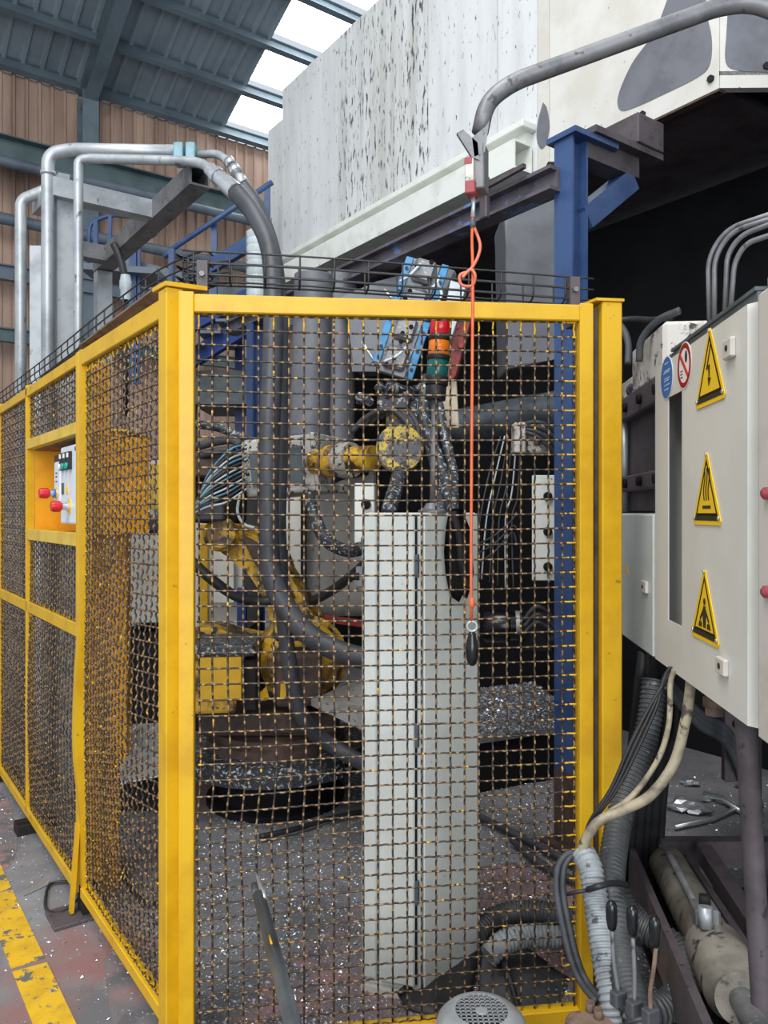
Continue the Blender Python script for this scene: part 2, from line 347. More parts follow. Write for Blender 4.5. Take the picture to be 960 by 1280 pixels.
blob([onhood(*q) for q in ((679, 128), (673, 150), (671, 172), (676, 186), (683, 180), (687, 158), (684, 136))], -B)
# white channel trim along the foot of the hood
tr = thing('hood_trim_beam', hp(1.7, 3.52), 'white hollow rail bolted along the foot of the hood', 'beam')
mk('cap_rail', cbox(hp(.12, 3.77, -.12), A*3.25, B*.12, Z*.045), 'cream_trim', tr, bev=.006)
mk('web', cbox(hp(.16, 3.68, -.05), A*3.2, B*.05, Z*.09), 'cream_trim', tr)
bm = nb(); h0, h1, b0, b1, th = 3.52, 3.69, -.17, -.02, .012
cbox(hp(.14, h0, b0), A*3.2, B*th, Z*(h1-h0), bm); cbox(hp(.14, h0, b1-th), A*3.2, B*th, Z*(h1-h0), bm)
cbox(hp(.14, h0, b0+th), A*3.2, B*(b1-b0-2*th), Z*th, bm); cbox(hp(.14, h1-th, b0+th), A*3.2, B*(b1-b0-2*th), Z*th, bm)
mk('box_section', bm, 'cream_trim', tr)

# ------------------------------------------------------------------ machine housing under the hood, walls blackened to paint in its shade
WB = 1.0
mh = thing('casting_machine_housing', hp(1.0, 0, WB), 'near-black housing of the casting machine under the hood, shade put into its colour', 'machine')
mk('rear_wall', cbox(hp(-2.6, 0, WB), A*6.0, B*.1, Z*(HB+.0)), 'black_and_shade', mh)
mk('end_wall', cbox(hp(3.2, 0, .1), A*.08, B*(WB), Z*HB), 'black_and_shade', mh)
mk('side_wall', cbox(hp(-2.7, 0, -1.2), A*.08, B*2.3, Z*(HB+.0)), 'black_and_shade', mh)

# ------------------------------------------------------------------ blue columns and the mauve crane beam
CP = Vector((.845, 3.47, 0)); CB = Vector((.765, 3.47, 0))
def blue_column(P_, top, label):
    t = thing('blue_column', P_, label, 'column')
    mk('shaft', hbeam(P_+Z*.34, P_+Z*top, .105, .105, .012, .012, B), 'blue_steel', t)
    mk('rusty_foot', hbeam(P_+Z*.015, P_+Z*.34, .107, .107, .013, .013, B), 'rust_dark', t)
    mk('base_plate', cbox(P_-A*.1-B*.1, A*.2, B*.2, Z*.015), 'rust_dark', t)
    return t
bc = blue_column(CP, 3.17, 'near blue steel column just behind the front fence')
mk('cap_plate', cbox(CP-A*.085-B*.07+Z*3.17, A*.17, B*.30, Z*.025), 'blue_steel', bc)
blue_column(CB+A*3.0, 2.94, 'far blue steel column behind the thick black hose')
cb = thing('crane_beam', CB+A*1.6+Z*2.94, 'mauve worn steel beam running back from the near blue column', 'beam')
for nm, z_, h_, w_ in (('bottom_flange', 2.94, .016, .11), ('web', 2.956, .075, .02), ('top_flange', 3.031, .016, .11)):
    mk(nm, cbox(CB-A*.03-B*w_/2+Z*z_, A*3.48, B*w_, Z*h_), 'beam_mauve', cb)
mk('clamp', cbox(CB+A*.36-B*.075+Z*2.93, A*.05, B*.03, Z*.2), 'brown_steel', cb, bev=.005)
mk('clamp_rod', bar(CB+A*.1-B*.08+Z*3.08, CB+A*.42-B*.09+Z*3.06, .02, .02), 'brown_steel', cb)
# bracket that leaves the column to the right, with its blue brace
ar = thing('column_bracket', CP+Z*3.2, 'brown plate bracket with a blue diagonal brace on the near column head', 'bracket')
mk('arm_plate', cbox(CP-A*.1+B*.05+Z*3.197, A*.2, B*.50, Z*.03), 'brown_steel', ar)
mk('arm_web', cbox(CP-A*.05+B*.05+Z*3.10, A*.1, B*.38, Z*.096), 'brown_steel', ar)
mk('end_block', cbox(CP-A*.11+B*.34+Z*3.228, A*.2, B*.2, Z*.14), 'brown_steel', ar, bev=.004)
mk('brace', bar(CP+B*.06+Z*2.83, CP+B*.40+Z*3.09, .1, .1), 'blue_steel', ar)
# ------------------------------------------------------------------ safety fence
YW = .0030
def wire_panel(root, P0_, u, n, u0, u1, z0, z1, pitch, disp=None, cr_v=.0034, cr_h=.0022, fy=(0, 1, 0, 1, .04), seg=.0072, wav=1.5, gold=.45):
    """crimped wires of one field: u along the panel, n out of it; disp(x, z) -> (du, dn, dz) dents."""
    u = Vector(u); n = Vector(n); w = u1-u0; h = z1-z0
    nv = max(2, round(w/pitch)); nh = max(2, round(h/pitch)); pv = w/nv; ph = h/nh
    def pt(x, z, dn):
        d = disp(x, z) if disp else (0, 0, 0)
        return Vector(P0_)+u*(x+d[0])+n*(dn+d[1])+Z*(z+d[2])
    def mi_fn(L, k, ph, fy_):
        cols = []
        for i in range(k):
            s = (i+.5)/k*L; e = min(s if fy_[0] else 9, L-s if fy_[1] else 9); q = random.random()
            cols.append(2 if (e < fy_[2] and q < 1.25-e/fy_[2]) or q < .004 else (1 if math.sin(ph(i+.5)) > gold and q < .8 else 0))  # crest segments take the painted highlight tone
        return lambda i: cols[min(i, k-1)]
    for i in range(nv+1):
        x = u0+pv*i
        if i in (0, nv): x += (.006 if i == 0 else -.006)
        k = max(4, int(h/seg)); ph0 = random.uniform(-.6, .6)+i*math.pi
        w_ = 2*math.pi*nh*wav/k; f_ = lambda j: w_*j+ph0
        pts = [pt(x, z0+h*j/k, cr_v*math.sin(f_(j))) for j in range(k+1)]
        mk('wire', tube(pts, YW, 5, mi=mi_fn(h, k, f_, (fy[0], fy[1], fy[4]))), ('wire', 'wire_crest_lit', 'wire_yellow'), root)
    for i in range(nh+1):
        z = z0+ph*i
        k = max(4, int(w/seg)); ph1 = random.uniform(-.6, .6)+i*math.pi
        w_ = 2*math.pi*nv*wav/k; f_ = lambda j: w_*j+ph1
        pts = [pt(u0+w*j/k, z, .003+cr_h*math.sin(f_(j))) for j in range(k+1)]
        mk('wire', tube(pts, YW*.92, 5, mi=mi_fn(w, k, f_, (fy[2], fy[3], fy[4]))), ('wire', 'wire_crest_lit', 'wire_yellow'), root)
PITCH = .0425
# --- front panel
FL = Vector((-.540, 2.105, 0)); FR = Vector((.590, 2.262, 0)); FU = (FR-FL).normalized(); FN = Vector((FU.y, -FU.x, 0)); FW = (FR-FL).length
fp = thing('safety_fence', (FL+FR)/2, 'yellow framed wire mesh fence panel facing the camera', 'fence panel', 'yellow fence panels')
def fq(x, z, n=0.0): return FL+FU*x+FN*n+Z*z
mk('stile', cbox(fq(-.021, .0, -.02), FU*.042, FN*.04, Z*2.10), 'yellow', fp, bev=.003)
mk('stile', cbox(fq(FW-.021, .0, -.02), FU*.042, FN*.04, Z*2.11), 'yellow', fp, bev=.003)
mk('top_rail', prism([fq(.021, 2.044, -.02), fq(FW-.021, 2.058, -.02), fq(FW-.021, 2.105, -.02), fq(.021, 2.094, -.02)], FN*.04), 'yellow', fp, bev=.003)
mk('bottom_rail', cbox(fq(.021, .008, -.02), FU*(FW-.042), FN*.04, Z*.042), 'yellow', fp, bev=.003)
def fdent(x, z):
    d1 = math.exp(-((x-.16)/.22)**2-((z-.72)/.22)**2)
    return (.012*d1*math.sin(9*z), .02*d1, -.012*math.exp(-(x/.45)**2)*math.exp(-((z-.55)/.5)**2)+.006*math.sin(3*x+z*2))
wire_panel(fp, FL, FU, FN, .026, FW-.026, .046, 2.05, PITCH, fdent)
# --- post at the right end
rp = thing('fence_post', FR+FU*.07, 'wide yellow post at the right end of the front fence', 'fence post')
RPc = FR+FU*.073
mk('post', cbox(RPc-FU*.03-FN*.03, FU*.062, FN*.06, Z*2.115), 'yellow', rp, bev=.004)
mk('joint_strip', cbox(RPc-FU*.047-FN*.012, FU*.012, FN*.02, Z*2.1), 'rust_dark', rp)
mk('cap', prism([RPc-FU*.07-FN*.04+Z*2.115, RPc+FU*.035-FN*.04+Z*2.115, RPc+FU*.035+FN*.035+Z*2.115, RPc-FU*.05+FN*.035+Z*2.115], Z*.008), 'yellow', rp)
# --- side run
SP = Vector((-.594, 2.135, 0)); SN = -B
def sq(t, z, n=0.0): return SP+A*t+SN*n+Z*z
sp_ = thing('safety_fence', sq(.44, 0), 'yellow mesh fence panel with bulged wires beside the front corner', 'fence panel', 'yellow fence panels')
mk('stile', cbox(sq(-.036, .0, -.025), A*.062, SN*.05, Z*2.115), 'yellow', sp_, bev=.003)
bent = [sq(.885, .10, -.005), sq(.885, .35, .0), sq(.905, .62, .018), sq(.905, .9, .012), sq(.885, 1.2, 0), sq(.885, 1.7, 0), sq(.885, 2.10, 0)]
bb = nb(); cs = spl(bent, 6); hw = .018
rings = [[bb.verts.new(c+A*sx*hw+SN*sy*hw) for sx, sy in ((-1, -1), (1, -1), (1, 1), (-1, 1))] for c in cs]
for a, b in zip(rings, rings[1:]):
    for k in range(4): bb.faces.new((a[k], a[(k+1) % 4], b[(k+1) % 4], b[k]))
bb.faces.new(rings[0][::-1]); bb.faces.new(rings[-1]); mk('stile', bb, 'yellow', sp_, label='bent yellow stile')
mk('top_rail', cbox(sq(.026, 2.04, -.02), A*.841, SN*.04, Z*.056), 'yellow', sp_, bev=.003)
mk('bottom_rail', cbox(sq(.026, .075, -.02), A*.85, SN*.04, Z*.04), 'yellow', sp_, bev=.003)
mk('rusty_cover', prism([sq(.02, 2.098, -.05), sq(.9, 2.10, -.05), sq(.9, 2.115, .02), sq(.02, 2.135, .02)], Z*.006), 'rust_plate', sp_)
mk('corner_bracket', prism([sq(-.045, 2.115, .03), sq(.06, 2.12, .03), sq(.06, 2.125, -.09), sq(-.045, 2.12, -.09)], Z*.012), 'yellow', sp_)
def sdent(x, z):
    d = math.exp(-((x-.32)/.36)**2-((z-.85)/.5)**2)
    q = max(0, 1-abs(x-.885)/.25)*math.exp(-((z-.75)/.35)**2)
    return (0.018*q, .035*d, -.035*d)
wire_panel(sp_, SP, A, SN, .032, .862, .118, 2.04, PITCH, sdent, cr_v=.0027, gold=.25, fy=(1, 1, 0, 1, .025))
# --- far side panel with the control niche
T0, TM, T1 = .930, 1.86, 2.63
sf = thing('safety_fence', sq(1.8, 0), 'yellow mesh fence panel with a control niche, farther along the aisle', 'fence panel', 'yellow fence panels')
for t_, w_ in ((T0, .036), (TM, .034), (T1, .036)):
    mk('stile', cbox(sq(t_-w_/2, .08, -.018), A*w_, SN*.036, Z*2.02), 'yellow', sf, bev=.002)
mk('top_rail', prism([sq(T0+.018, 2.05, -.018), sq(3.6, 2.03, -.018), sq(3.6, 2.07, -.018), sq(T0+.018, 2.095, -.018)], SN*.036), 'yellow', sf, bev=.002)
mk('middle_rail', cbox(sq(T0+.018, 1.03, -.018), A*2.65, SN*.036, Z*.05), 'yellow', sf, bev=.002)
mk('bottom_rail', cbox(sq(T0+.018, .06, -.018), A*2.65, SN*.036, Z*.045), 'yellow', sf, bev=.002)
mk('niche_rail', cbox(sq(T0+.018, 1.795, -.018), A*(TM-T0-.036), SN*.036, Z*.045), 'yellow_light', sf, bev=.002)
mk('niche_rail', cbox(sq(T0+.018, 1.37, -.018), A*(TM-T0-.036), SN*.036, Z*.05), 'yellow_light', sf, bev=.002)
ND = -.26
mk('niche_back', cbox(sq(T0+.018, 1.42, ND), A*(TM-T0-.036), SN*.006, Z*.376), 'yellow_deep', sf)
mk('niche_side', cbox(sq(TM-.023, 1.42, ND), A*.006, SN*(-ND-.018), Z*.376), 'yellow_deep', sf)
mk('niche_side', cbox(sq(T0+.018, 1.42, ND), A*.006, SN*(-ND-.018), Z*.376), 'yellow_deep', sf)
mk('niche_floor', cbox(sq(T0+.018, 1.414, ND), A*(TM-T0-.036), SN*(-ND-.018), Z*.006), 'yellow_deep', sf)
mk('niche_roof', cbox(sq(T0+.018, 1.79, ND), A*(TM-T0-.036), SN*(-ND-.018), Z*.006), 'rust_plate', sf)
mk('niche_bar', bar(sq(1.0, 1.74, -.07), sq(1.62, 1.74, -.07), .03, .03), 'rust_dark', sf)
def fdent2(x, z):
    d = math.exp(-((x-1.4)/.5)**2-((z-.6)/.4)**2); return (0, .03*d, -.02*d)
P2 = .043
for (a, b, z0, z1) in ((T0+.018, TM-.017, 1.842, 2.05), (T0+.018, TM-.017, 1.082, 1.37), (T0+.018, TM-.017, .107, 1.03), (TM+.017, T1-.018, 1.082, 2.04), (TM+.017, T1-.018, .107, 1.03)):
    wire_panel(sf, SP, A, SN, a, b, z0, z1, P2, fdent2, cr_v=.0027, gold=.4, fy=(0, 0, 1, 1, .02), seg=.0078)
# foot under the joint of the two side panels, and blocks farther along
ft = thing('post_stand', sq(.9, 0, .0), 'dark steel foot plate under the joint of the side fence', 'fence foot')
mk('plate', cbox(sq(.83, 0, -.06), A*.15, SN*.18, Z*.014), 'brown_steel', ft, bev=.003)
mk('stub', cbox(sq(.86, .018, -.045), A*.07, SN*.06, Z*.09), 'soot_brown', ft)
mk('outer_leg', bar(sq(.90, .02, .045), sq(.905, .34, .021), .012, .03, up=A), 'yellow', ft)
for t_, lb in ((1.78, 'dark steel block under the far side fence panel'), (2.62, 'dark steel block under the fence at the left picture edge')):
    b_ = thing('fence_block', sq(t_, 0), lb, 'fence foot')
    mk('channel', cbox(sq(t_, 0, -.1), A*.09, SN*.17, Z*.05), 'soot_brown', b_, bev=.003)
    mk('lip', cbox(sq(t_+.012, .05, -.1), A*.02, SN*.17, Z*.012), 'soot_brown', b_)
# control boxes in the niche
def cbx(name, t0, t1, z0, z1, n0, n1, label):
    r = thing(name, sq((t0+t1)/2, z0, n0), label, 'control box')
    mk('housing', cbox(sq(t0, z0, n0), A*(t1-t0), SN*(n1-n0), Z*(z1-z0)), 'control_grey', r, bev=.008, bseg=2); return r
c1 = cbx('control_box', .985, 1.262, 1.452, 1.765, -.09, .0, 'light grey control box with three switches and red stop button, in the yellow niche')
for i, (t_, m_) in enumerate(((1.075, 'teal'), (1.135, 'control_grey'), (1.195, 'control_grey'))):
    sw = mk('switch_plate', cbox(sq(t_, 1.668, .0), A*.04, SN*.012, Z*.07), 'black', c1)
    mk('button', cyl(sq(t_+.02, 1.682, .012), sq(t_+.02, 1.682, .022), .013, 12), 'teal' if i < 2 else 'control_grey', sw)
    mk('window', cbox(sq(t_+.01, 1.715, .012), A*.02, SN*.003, Z*.018), 'sign_white', sw)
mk('warning_mark', prism([sq(1.175, 1.572, .0005), sq(1.125, 1.572, .0005), sq(1.15, 1.62, .0005)], SN*.001), 'sign_yellow', c1)
mk('key_plate', cbox(sq(1.20, 1.572, 0), A*.035, SN*.003, Z*.046), 'slate', c1)
mk('screw', cyl(sq(1.02, 1.745, 0), sq(1.02, 1.745, .003), .008, 8), 'slate', c1)
def estop(par, t_, z_, n_, ring):
    e = mk('stop_collar', lathe(sq(t_, z_, n_), SN, [(0, .017), (.012, .017), (.013, .013), (.03, .013)], 20), 'steel_bright', par, smooth=True)
    mk('stop_disc', cyl(sq(t_, z_, n_), sq(t_, z_, n_+.002), ring, 24), 'sign_yellow', e)
    mk('stop_button', lathe(sq(t_, z_, n_+.028), SN, [(0, .014), (.008, .022), (.03, .022), (.04, .019), (.042, .012)], 20), 'red', e, smooth=True, label='red mushroom button')
estop(c1, 1.115, 1.522, .0, .032)
c2 = cbx('control_box', 1.285, 1.385, 1.512, 1.712, -.09, -.002, 'smaller light grey box with a red stop button, behind the larger control box')
estop(c2, 1.335, 1.578, -.002, .026)
mk('blue_ring', cyl(sq(1.335, 1.578, .004), sq(1.335, 1.578, .014), .018, 14), 'sign_blue', c2)
for z_ in (1.66, 1.645, 1.625): mk('printed_mark', cbox(sq(1.325, z_, -.002), A*.03, SN*.001, Z*.006), 'slate', c2)
bk = thing('niche_bracket', sq(1.2, 1.42, ND+.01), 'grey mounting strut holding the control boxes in the niche', 'bracket')
mk('strut', cbox(sq(1.05, 1.42, -.13), A*.04, SN*.035, Z*.37), 'galv_dark', bk)
mk('strut', cbox(sq(1.30, 1.42, -.125), A*.04, SN*.033, Z*.37), 'galv_dark', bk)
# ------------------------------------------------------------------ wire cable trays on top of the fence
def tray(name, path, side, w, h, label, step=.1):
    """path: polyline of the near bottom edge; side: horizontal vector to the far edge per point"""
    o = thing(name, path[0], label, 'cable tray')
    c = spl(path, 12); m = len(c)
    def off(i, a, b):
        d = (c[min(i+1, m-1)]-c[max(i-1, 0)]); s = Vector((-d.y, d.x, 0)).normalized()*side
        return c[i]+s*a*w+Z*b*h
    for a, b in ((0, 1), (0, .55), (0, .12), (.33, 0), (.66, 0), (1, .12), (1, .55), (1, 1)):
        mk('long_wire', tube([off(i, a, b) for i in range(m)], .0030, 5), 'rubber', o, smooth='all')
    L = [0]
    for i in range(1, m): L.append(L[-1]+(c[i]-c[i-1]).length)
    s = .03; i = 0
    while s < L[-1]-.01:
        while L[i+1] < s: i += 1
        t = (s-L[i])/(L[i+1]-L[i]); g = lambda a, b: off(i, a, b).lerp(off(i+1, a, b), t)
        mk('cross_wire', tube(arc([g(0, 1.0), g(0, 0), g(1, 0), g(1, 1.0)], .03, 4), .0030, 5), 'rubber', o, smooth='all')
        s += step
    return o
tq = lambda x, n, z: fq(x, z, n)
tray('cable_tray', [fq(-.02, 2.165, -.07), fq(.35, 2.162, -.07), fq(.75, 2.150, -.07), fq(1.2, 2.135, -.07)], 1, .10, .075, 'black wire cable tray along the top of the front fence')
tray('cable_tray', [fq(.06, 2.17, -.12), sq(.02, 2.175, -.10), sq(.28, 2.185, -.07), sq(.60, 2.17, -.05), sq(.95, 2.155, -.04), sq(1.6, 2.13, -.03), sq(2.6, 2.11, -.02), sq(3.6, 2.10, -.02)], -1, .10, .075,
     'black wire cable tray over the side fence, curving away to the left')
for x_, lb in ((1.12, 'right end of the front cable tray'), (.02, 'corner end of the front cable tray')):
    b_ = thing('tray_bracket', fq(x_, 2.06, -.06), 'small steel bracket under the '+lb, 'bracket')
    mk('upright', cbox(fq(x_, 2.06, -.095), FU*.03, FN*.04, Z*.15), 'brown_steel', b_); mk('bolt', bolt(fq(x_+.015, 2.17, -.055), FN, .008, .01), 'galv_dark', b_)
for k in range(4):
    cable('tray_cable', [sq(t_, 2.178-.022*(t_-.45)+.012*(k % 2), -.065-.02*k+.010*math.sin(t_*5+k)) for t_ in (.45, .7, .95, 1.3, 1.7, 2.2, 2.8, 3.5)], .011, 'rubber',
          ('outermost', 'second', 'third', 'innermost')[k]+' black cable lying in the tray over the side fence', group='cables in the side tray')

# ------------------------------------------------------------------ pull cord, switch and its bent pipe
jp = [V(1.10, 1.98, .0), V(1.10, 1.98, 2.55), p(985, 20, 1.98), p(940, 3, 1.99), p(900, 8, 2.0), p(640, 103, 2.03), p(608, 128, 2.03), p(600, 166, 2.03)]
jib = mk('gooseneck_pipe', tube(arc(jp, .14, 8), .0225, 14), 'galv_dark', None, 'long bent grey pipe reaching in from the right above the fence', 'pipe', smooth='all')
sw = thing('rope_switch', p(598, 232, 2.03), 'grey and red pull-rope switch hanging under the bent pipe', 'switch')
mk('clamp_plate', prism([p(590, 172, 2.0), p(607, 158, 2.0), p(612, 150, 2.0), p(606, 190, 2.0), p(593, 196, 2.0)], V(0, .03, 0)), 'galv_dark', sw)
mk('clamp_wing', prism([p(571, 166, 2.0), p(579, 162, 2.0), p(597, 178, 2.0), p(599, 200, 2.0), p(590, 196, 2.0)], V(0, .012, 0)), 'galv_dark', sw)
mk('housing', obox(nb(), p(600, 212, 2.03), V(.016, -.006, 0), V(.01, .026, 0), V(0, 0, .06)), 'galv_dark', sw, bev=.003)
mk('white_front', obox(nb(), p(589, 216, 2.02), V(.011, -.004, 0), V(.008, .02, 0), V(0, 0, .030)), 'dirty_white', sw, bev=.002)
mk('red_foot', obox(nb(), p(590, 237, 2.02), V(.013, -.004, 0), V(.008, .02, 0), V(0, 0, .017)), 'red_faded', sw, bev=.003)
mk('red_head', obox(nb(), p(588, 205, 2.02), V(.010, -.004, 0), V(.008, .02, 0), V(0, 0, .010)), 'red_faded', sw, bev=.002)
mk('eye_bolt', tube([p(591, 243, 2.03), p(592, 256, 2.03), p(591, 272, 2.03)], [.008, .005, .007], 8), 'steel_bright', sw)
pc = thing('pull_cord', p(589, 800, 2.03), 'orange pull cord with a black teardrop handle, hanging before the mesh', 'pull cord')
mk('cord', tube(spl([p(591, 268, 2.03), p(590, 300, 2.03), p(591, 350, 2.03), p(590, 500, 2.03), p(589, 660, 2.03), p(589, 778, 2.03)], 4), .0042, 8), 'orange', pc, smooth='all')
mk('loose_end', tube(spl([p(592, 282, 2.03), p(600, 305, 2.025), p(597, 322, 2.025), p(587, 338, 2.025), p(575, 344, 2.025), p(577, 356, 2.03), p(590, 357, 2.03), p(594, 345, 2.02), p(588, 337, 2.02), p(578, 347, 2.02)], 8), .0042, 8), 'orange_tape', pc, smooth='all')
mk('tape_wrap', tube([p(591, 275, 2.03), p(591, 285, 2.03)], .008, 8), 'slate', pc)
mk('knot', tube([p(590, 747, 2.03), p(590, 752, 2.03), p(590, 757, 2.03), p(589, 760, 2.03)], [.004, .008, .008, .004], 8), 'orange', pc)
ring = [p(590, 783, 2.03)+V(math.cos(a)*.013, 0, math.sin(a)*.013) for a in [2*math.pi*k/16 for k in range(16)]]
mk('eye', tube(ring, .0042, 8, closed=True), 'galv', pc, smooth='all')
mk('handle', lathe(p(590, 790, 2.03), -Z, [(0, .008), (.006, .010), (.012, .011), (.03, .016), (.048, .0175), (.068, .016), (.082, .012), (.088, .007), (.09, .001)], 20), 'black_gloss', pc, smooth='all')

# ------------------------------------------------------------------ grey pipe frame on the left
pf = thing('pipe_rack', V(-1.75, 4.35, 0), 'grey steel frame carrying pipes behind the side fence', 'frame')
ARZ = 3.24
aE = Vector((p(250, 222, 3.97).x, 3.97, ARZ)); aS = aE+A*1.80
bm = nb(); d = (aE-aS); s = B*.055; u = Z*.055; t_ = .006
for c_, hs, hu in ((s-s*.1, s*.1, u), (-s+s*.1, s*.1, u), (u-u*.1, s*.8, u*.1), (-u+u*.1, s*.8, u*.1)): obox(bm, (aS+aE)/2+c_, d/2, hs, hu)
mk('long_arm', bm, 'galv_dark', pf)
jn = aE+A*.62
mk('cross_beam', bar(jn-B*.03, jn-B*.62, .1, .1), 'galv', pf)
post1 = jn-B*.52
mk('post', cbox(Vector((post1.x-.03, post1.y-.02, 0)), A*.11, B*.11, Z*(ARZ+.06)), 'galv', pf)
mk('post', cbox(Vector((post1.x-.085, post1.y+.02, 0)), A*.10, -B*.02, Z*(ARZ-.02)), 'galv', pf)
low = aS-A*.2-Z*.12
mk('lower_beam', bar(aS+A*-.25-B*.03, aS+A*-.25-B*.28, .1, .1), 'galv_dark', pf)
mk('rear_post', cbox(aS-A*.1-B*.05-Z*ARZ, A*.1, B*.1, Z*(ARZ-.06)), 'galv', pf)
mk('rear_post', cbox(p(37, 640, 4.9)-Z*1.5, V(.09, 0, 0), V(0, .03, 0), Z*3.2), 'galv', pf, label='flat grey plate post')
mk('top_bar', bar(p(46, 262, 5.2), p(80, 226, 4.4), .06, .08), 'galv', pf)
# pipes
P1 = [p(60, 1040, 4.1), p(60, 192, 4.1), p(90, 187, 4.1), p(226, 190, 3.95), p(274, 191, 3.85), p(296, 216, 3.75), p(304, 230, 3.7)]
P1[0].z = .0
pp = thing('supply_pipe', P1[0], 'thick grey pipe with a wide elbow at the top of the pipe frame', 'pipe')
mk('riser', tube(arc(P1[:4], .12, 8), [.036]*0 or .034, 14), 'galv', pp, smooth='all')
mk('branch', tube(arc([p(228, 196, 3.95)]+P1[4:], .07, 8), .02, 12), 'galv', pp, smooth='all')
for a_, b_, r_ in ((286, 200, .026), (292, 210, .031), (301, 224, .029)):
    q = p(a_, b_, 3.74); mk('union', cyl(q, q+(p(304, 230, 3.7)-p(286, 200, 3.76)).normalized()*.035, r_, 8), 'steel_bright', pp)
mk('flange_ring', cyl(p(60, 217, 4.1)-Z*.01, p(60, 217, 4.1)+Z*.01, .039, 16), 'galv', pp)
P2_ = [p(98, 1040, 3.95), p(98, 200, 3.95), p(112, 198, 3.95), p(225, 201, 3.85), p(252, 203, 3.82), p(300, 245, 3.6)]
P2_[0].z = .0
pq = thing('supply_pipe', P2_[0], 'thinner grey pipe beside the frame post, ending in a hose coupling', 'pipe')
mk('riser', tube(arc(P2_, .07, 8), .024, 12), 'galv', pq, smooth='all')
dd = (p(310, 254, 3.58)-p(262, 212, 3.8)).normalized()
for f_, r_, l_ in ((.04, .034, .05), (.10, .042, .04), (.15, .038, .06), (.22, .044, .10)):
    q = p(258, 208, 3.81)+dd*f_*1.0; mk('union', cyl(q, q+dd*l_, r_, 10), 'steel_bright', pq, smooth=True)
P3 = [p(26, 1040, 5.0), p(26, 250, 5.0), p(44, 243, 5.0), p(60, 236, 5.0)]; P3[0].z = 0
pr_ = mk('supply_pipe', tube(arc(P3, .12, 8), .036, 14), 'galv', None, 'grey pipe with an elbow, nearest the left picture edge', 'pipe', smooth='all')
for x_, y_, lb in ((225, 181, 'left'), (240, 181, 'right')):
    k_ = thing('pipe_clamp', p(x_, y_, 3.93), 'light blue pipe clamp, the %s of two on the frame arm end' % lb, 'clamp')
    mk('block', obox(nb(), p(x_, y_+13, 3.9), V(.024, 0, 0), V(0, .04, 0), V(0, 0, .05)), 'clamp_teal', k_, bev=.004)
    mk('nut', cyl(p(x_, y_+2, 3.9), p(x_, y_-2, 3.9), .018, 6), 'galv_dark', k_)
# thick black hoses falling from the couplings, down past the robot
H1 = [p(296, 240, 3.62), p(318, 268, 3.55), p(337, 310, 3.48), p(342, 370, 3.4), p(340, 460, 3.3), p(336, 560, 3.22), p(335, 640, 3.18), p(340, 720, 3.16), p(368, 775, 3.1), p(410, 808, 3.05), p(470, 826, 3.0), p(540, 830, 3.0)]
cable('pressure_hose', H1, .044, 'hose_slate', 'thick black hose sweeping down past the robot to the grey cabinet', 'hose', 12)
H2 = [p(304, 232, 3.7), p(324, 262, 3.66), p(343, 320, 3.6), p(351, 400, 3.5), p(352, 480, 3.4), p(350, 580, 3.36), p(348, 660, 3.34), p(352, 740, 3.32), p(362, 830, 3.32), p(380, 900, 3.36), p(420, 935, 3.4), p(470, 962, 3.3)]
cable('pressure_hose', H2, .034, 'hose_slate', 'second black hose hanging close beside the thick one, running down to the floor', 'hose', 12)

# ------------------------------------------------------------------ far platform with blue stairs
st = thing('access_stair', V(-1.7, 7.2, 0), 'blue steel stair and railing in front of the ribbed wall', 'stairs')
mk('handrail', tube(arc([p(205, 322, 7.0), p(214, 312, 7.0), p(340, 228, 6.6)], .1, 4), .025, 10), 'blue_rail', st, smooth='all')
for x_, y0, y1 in ((215, 312, 470), (268, 280, 430), (334, 232, 372)):
    mk('rail_post', bar(p(x_, y1, 6.9), p(x_, y0, 6.9), .05, .05, up=V(0, 1, 0)), 'blue_rail', st)
mk('stringer', bar(p(232, 352, 6.9), p(340, 288, 6.6), .06, .12), 'blue_rail', st)
mk('stringer', bar(p(238, 450, 6.8), p(345, 385, 6.5), .06, .16), 'blue_deep', st)
mk('stringer', bar(p(238, 408, 6.9), p(330, 360, 6.6), .06, .12), 'blue_deep', st)
mk('platform_deck', cbox(p(238, 374, 7.3), V(.62, 0, 0), V(0, .9, 0), V(0, 0, .12)), 'rail_grey', st)
mk('lower_deck', cbox(p(238, 505, 6.9), V(.5, 0, 0), V(0, .9, 0), V(0, 0, .3)), 'slate', st)
for i in range(4):
    mk('tread', obox(nb(), p(250+i*22, 440-i*14, 6.9), V(.1, 0, 0), V(0, .35, 0), V(0, 0, .012)), 'rail_grey', st)
mk('leg', bar(p(240, 470, 7.0), p(240, 860, 7.0), .08, .08, up=V(0, 1, 0)), 'blue_deep', st)
mk('leg', bar(p(300, 420, 7.3), p(300, 830, 7.3), .08, .08, up=V(0, 1, 0)), 'blue_deep', st)
gl = thing('ladder_gate', V(-2.3, 7.6, 0), 'light blue tubular guard loop on the far platform', 'railing')
mk('loop', tube(arc([p(110, 340, 7.6), p(112, 278, 7.6), p(140, 268, 7.6), p(197, 276, 7.6), p(196, 292, 7.6), p(176, 302, 7.6)], .08, 5), .022, 8), 'blue_rail', gl, smooth='all')
mk('upright', bar(p(138, 270, 7.6), p(134, 470, 7.6), .035, .035, up=V(0, 1, 0)), 'blue_rail', gl)
mk('upright', bar(p(167, 298, 7.6), p(167, 480, 7.6), .07, .07, up=V(0, 1, 0)), 'blue_rail', gl)
mk('upright', bar(p(174, 290, 7.6), p(174, 480, 7.6), .03, .03, up=V(0, 1, 0)), 'blue_rail', gl)
mk('upright', bar(p(120, 275, 7.6), p(120, 860, 7.6), .04, .04, up=V(0, 1, 0)), 'blue_rail', gl)
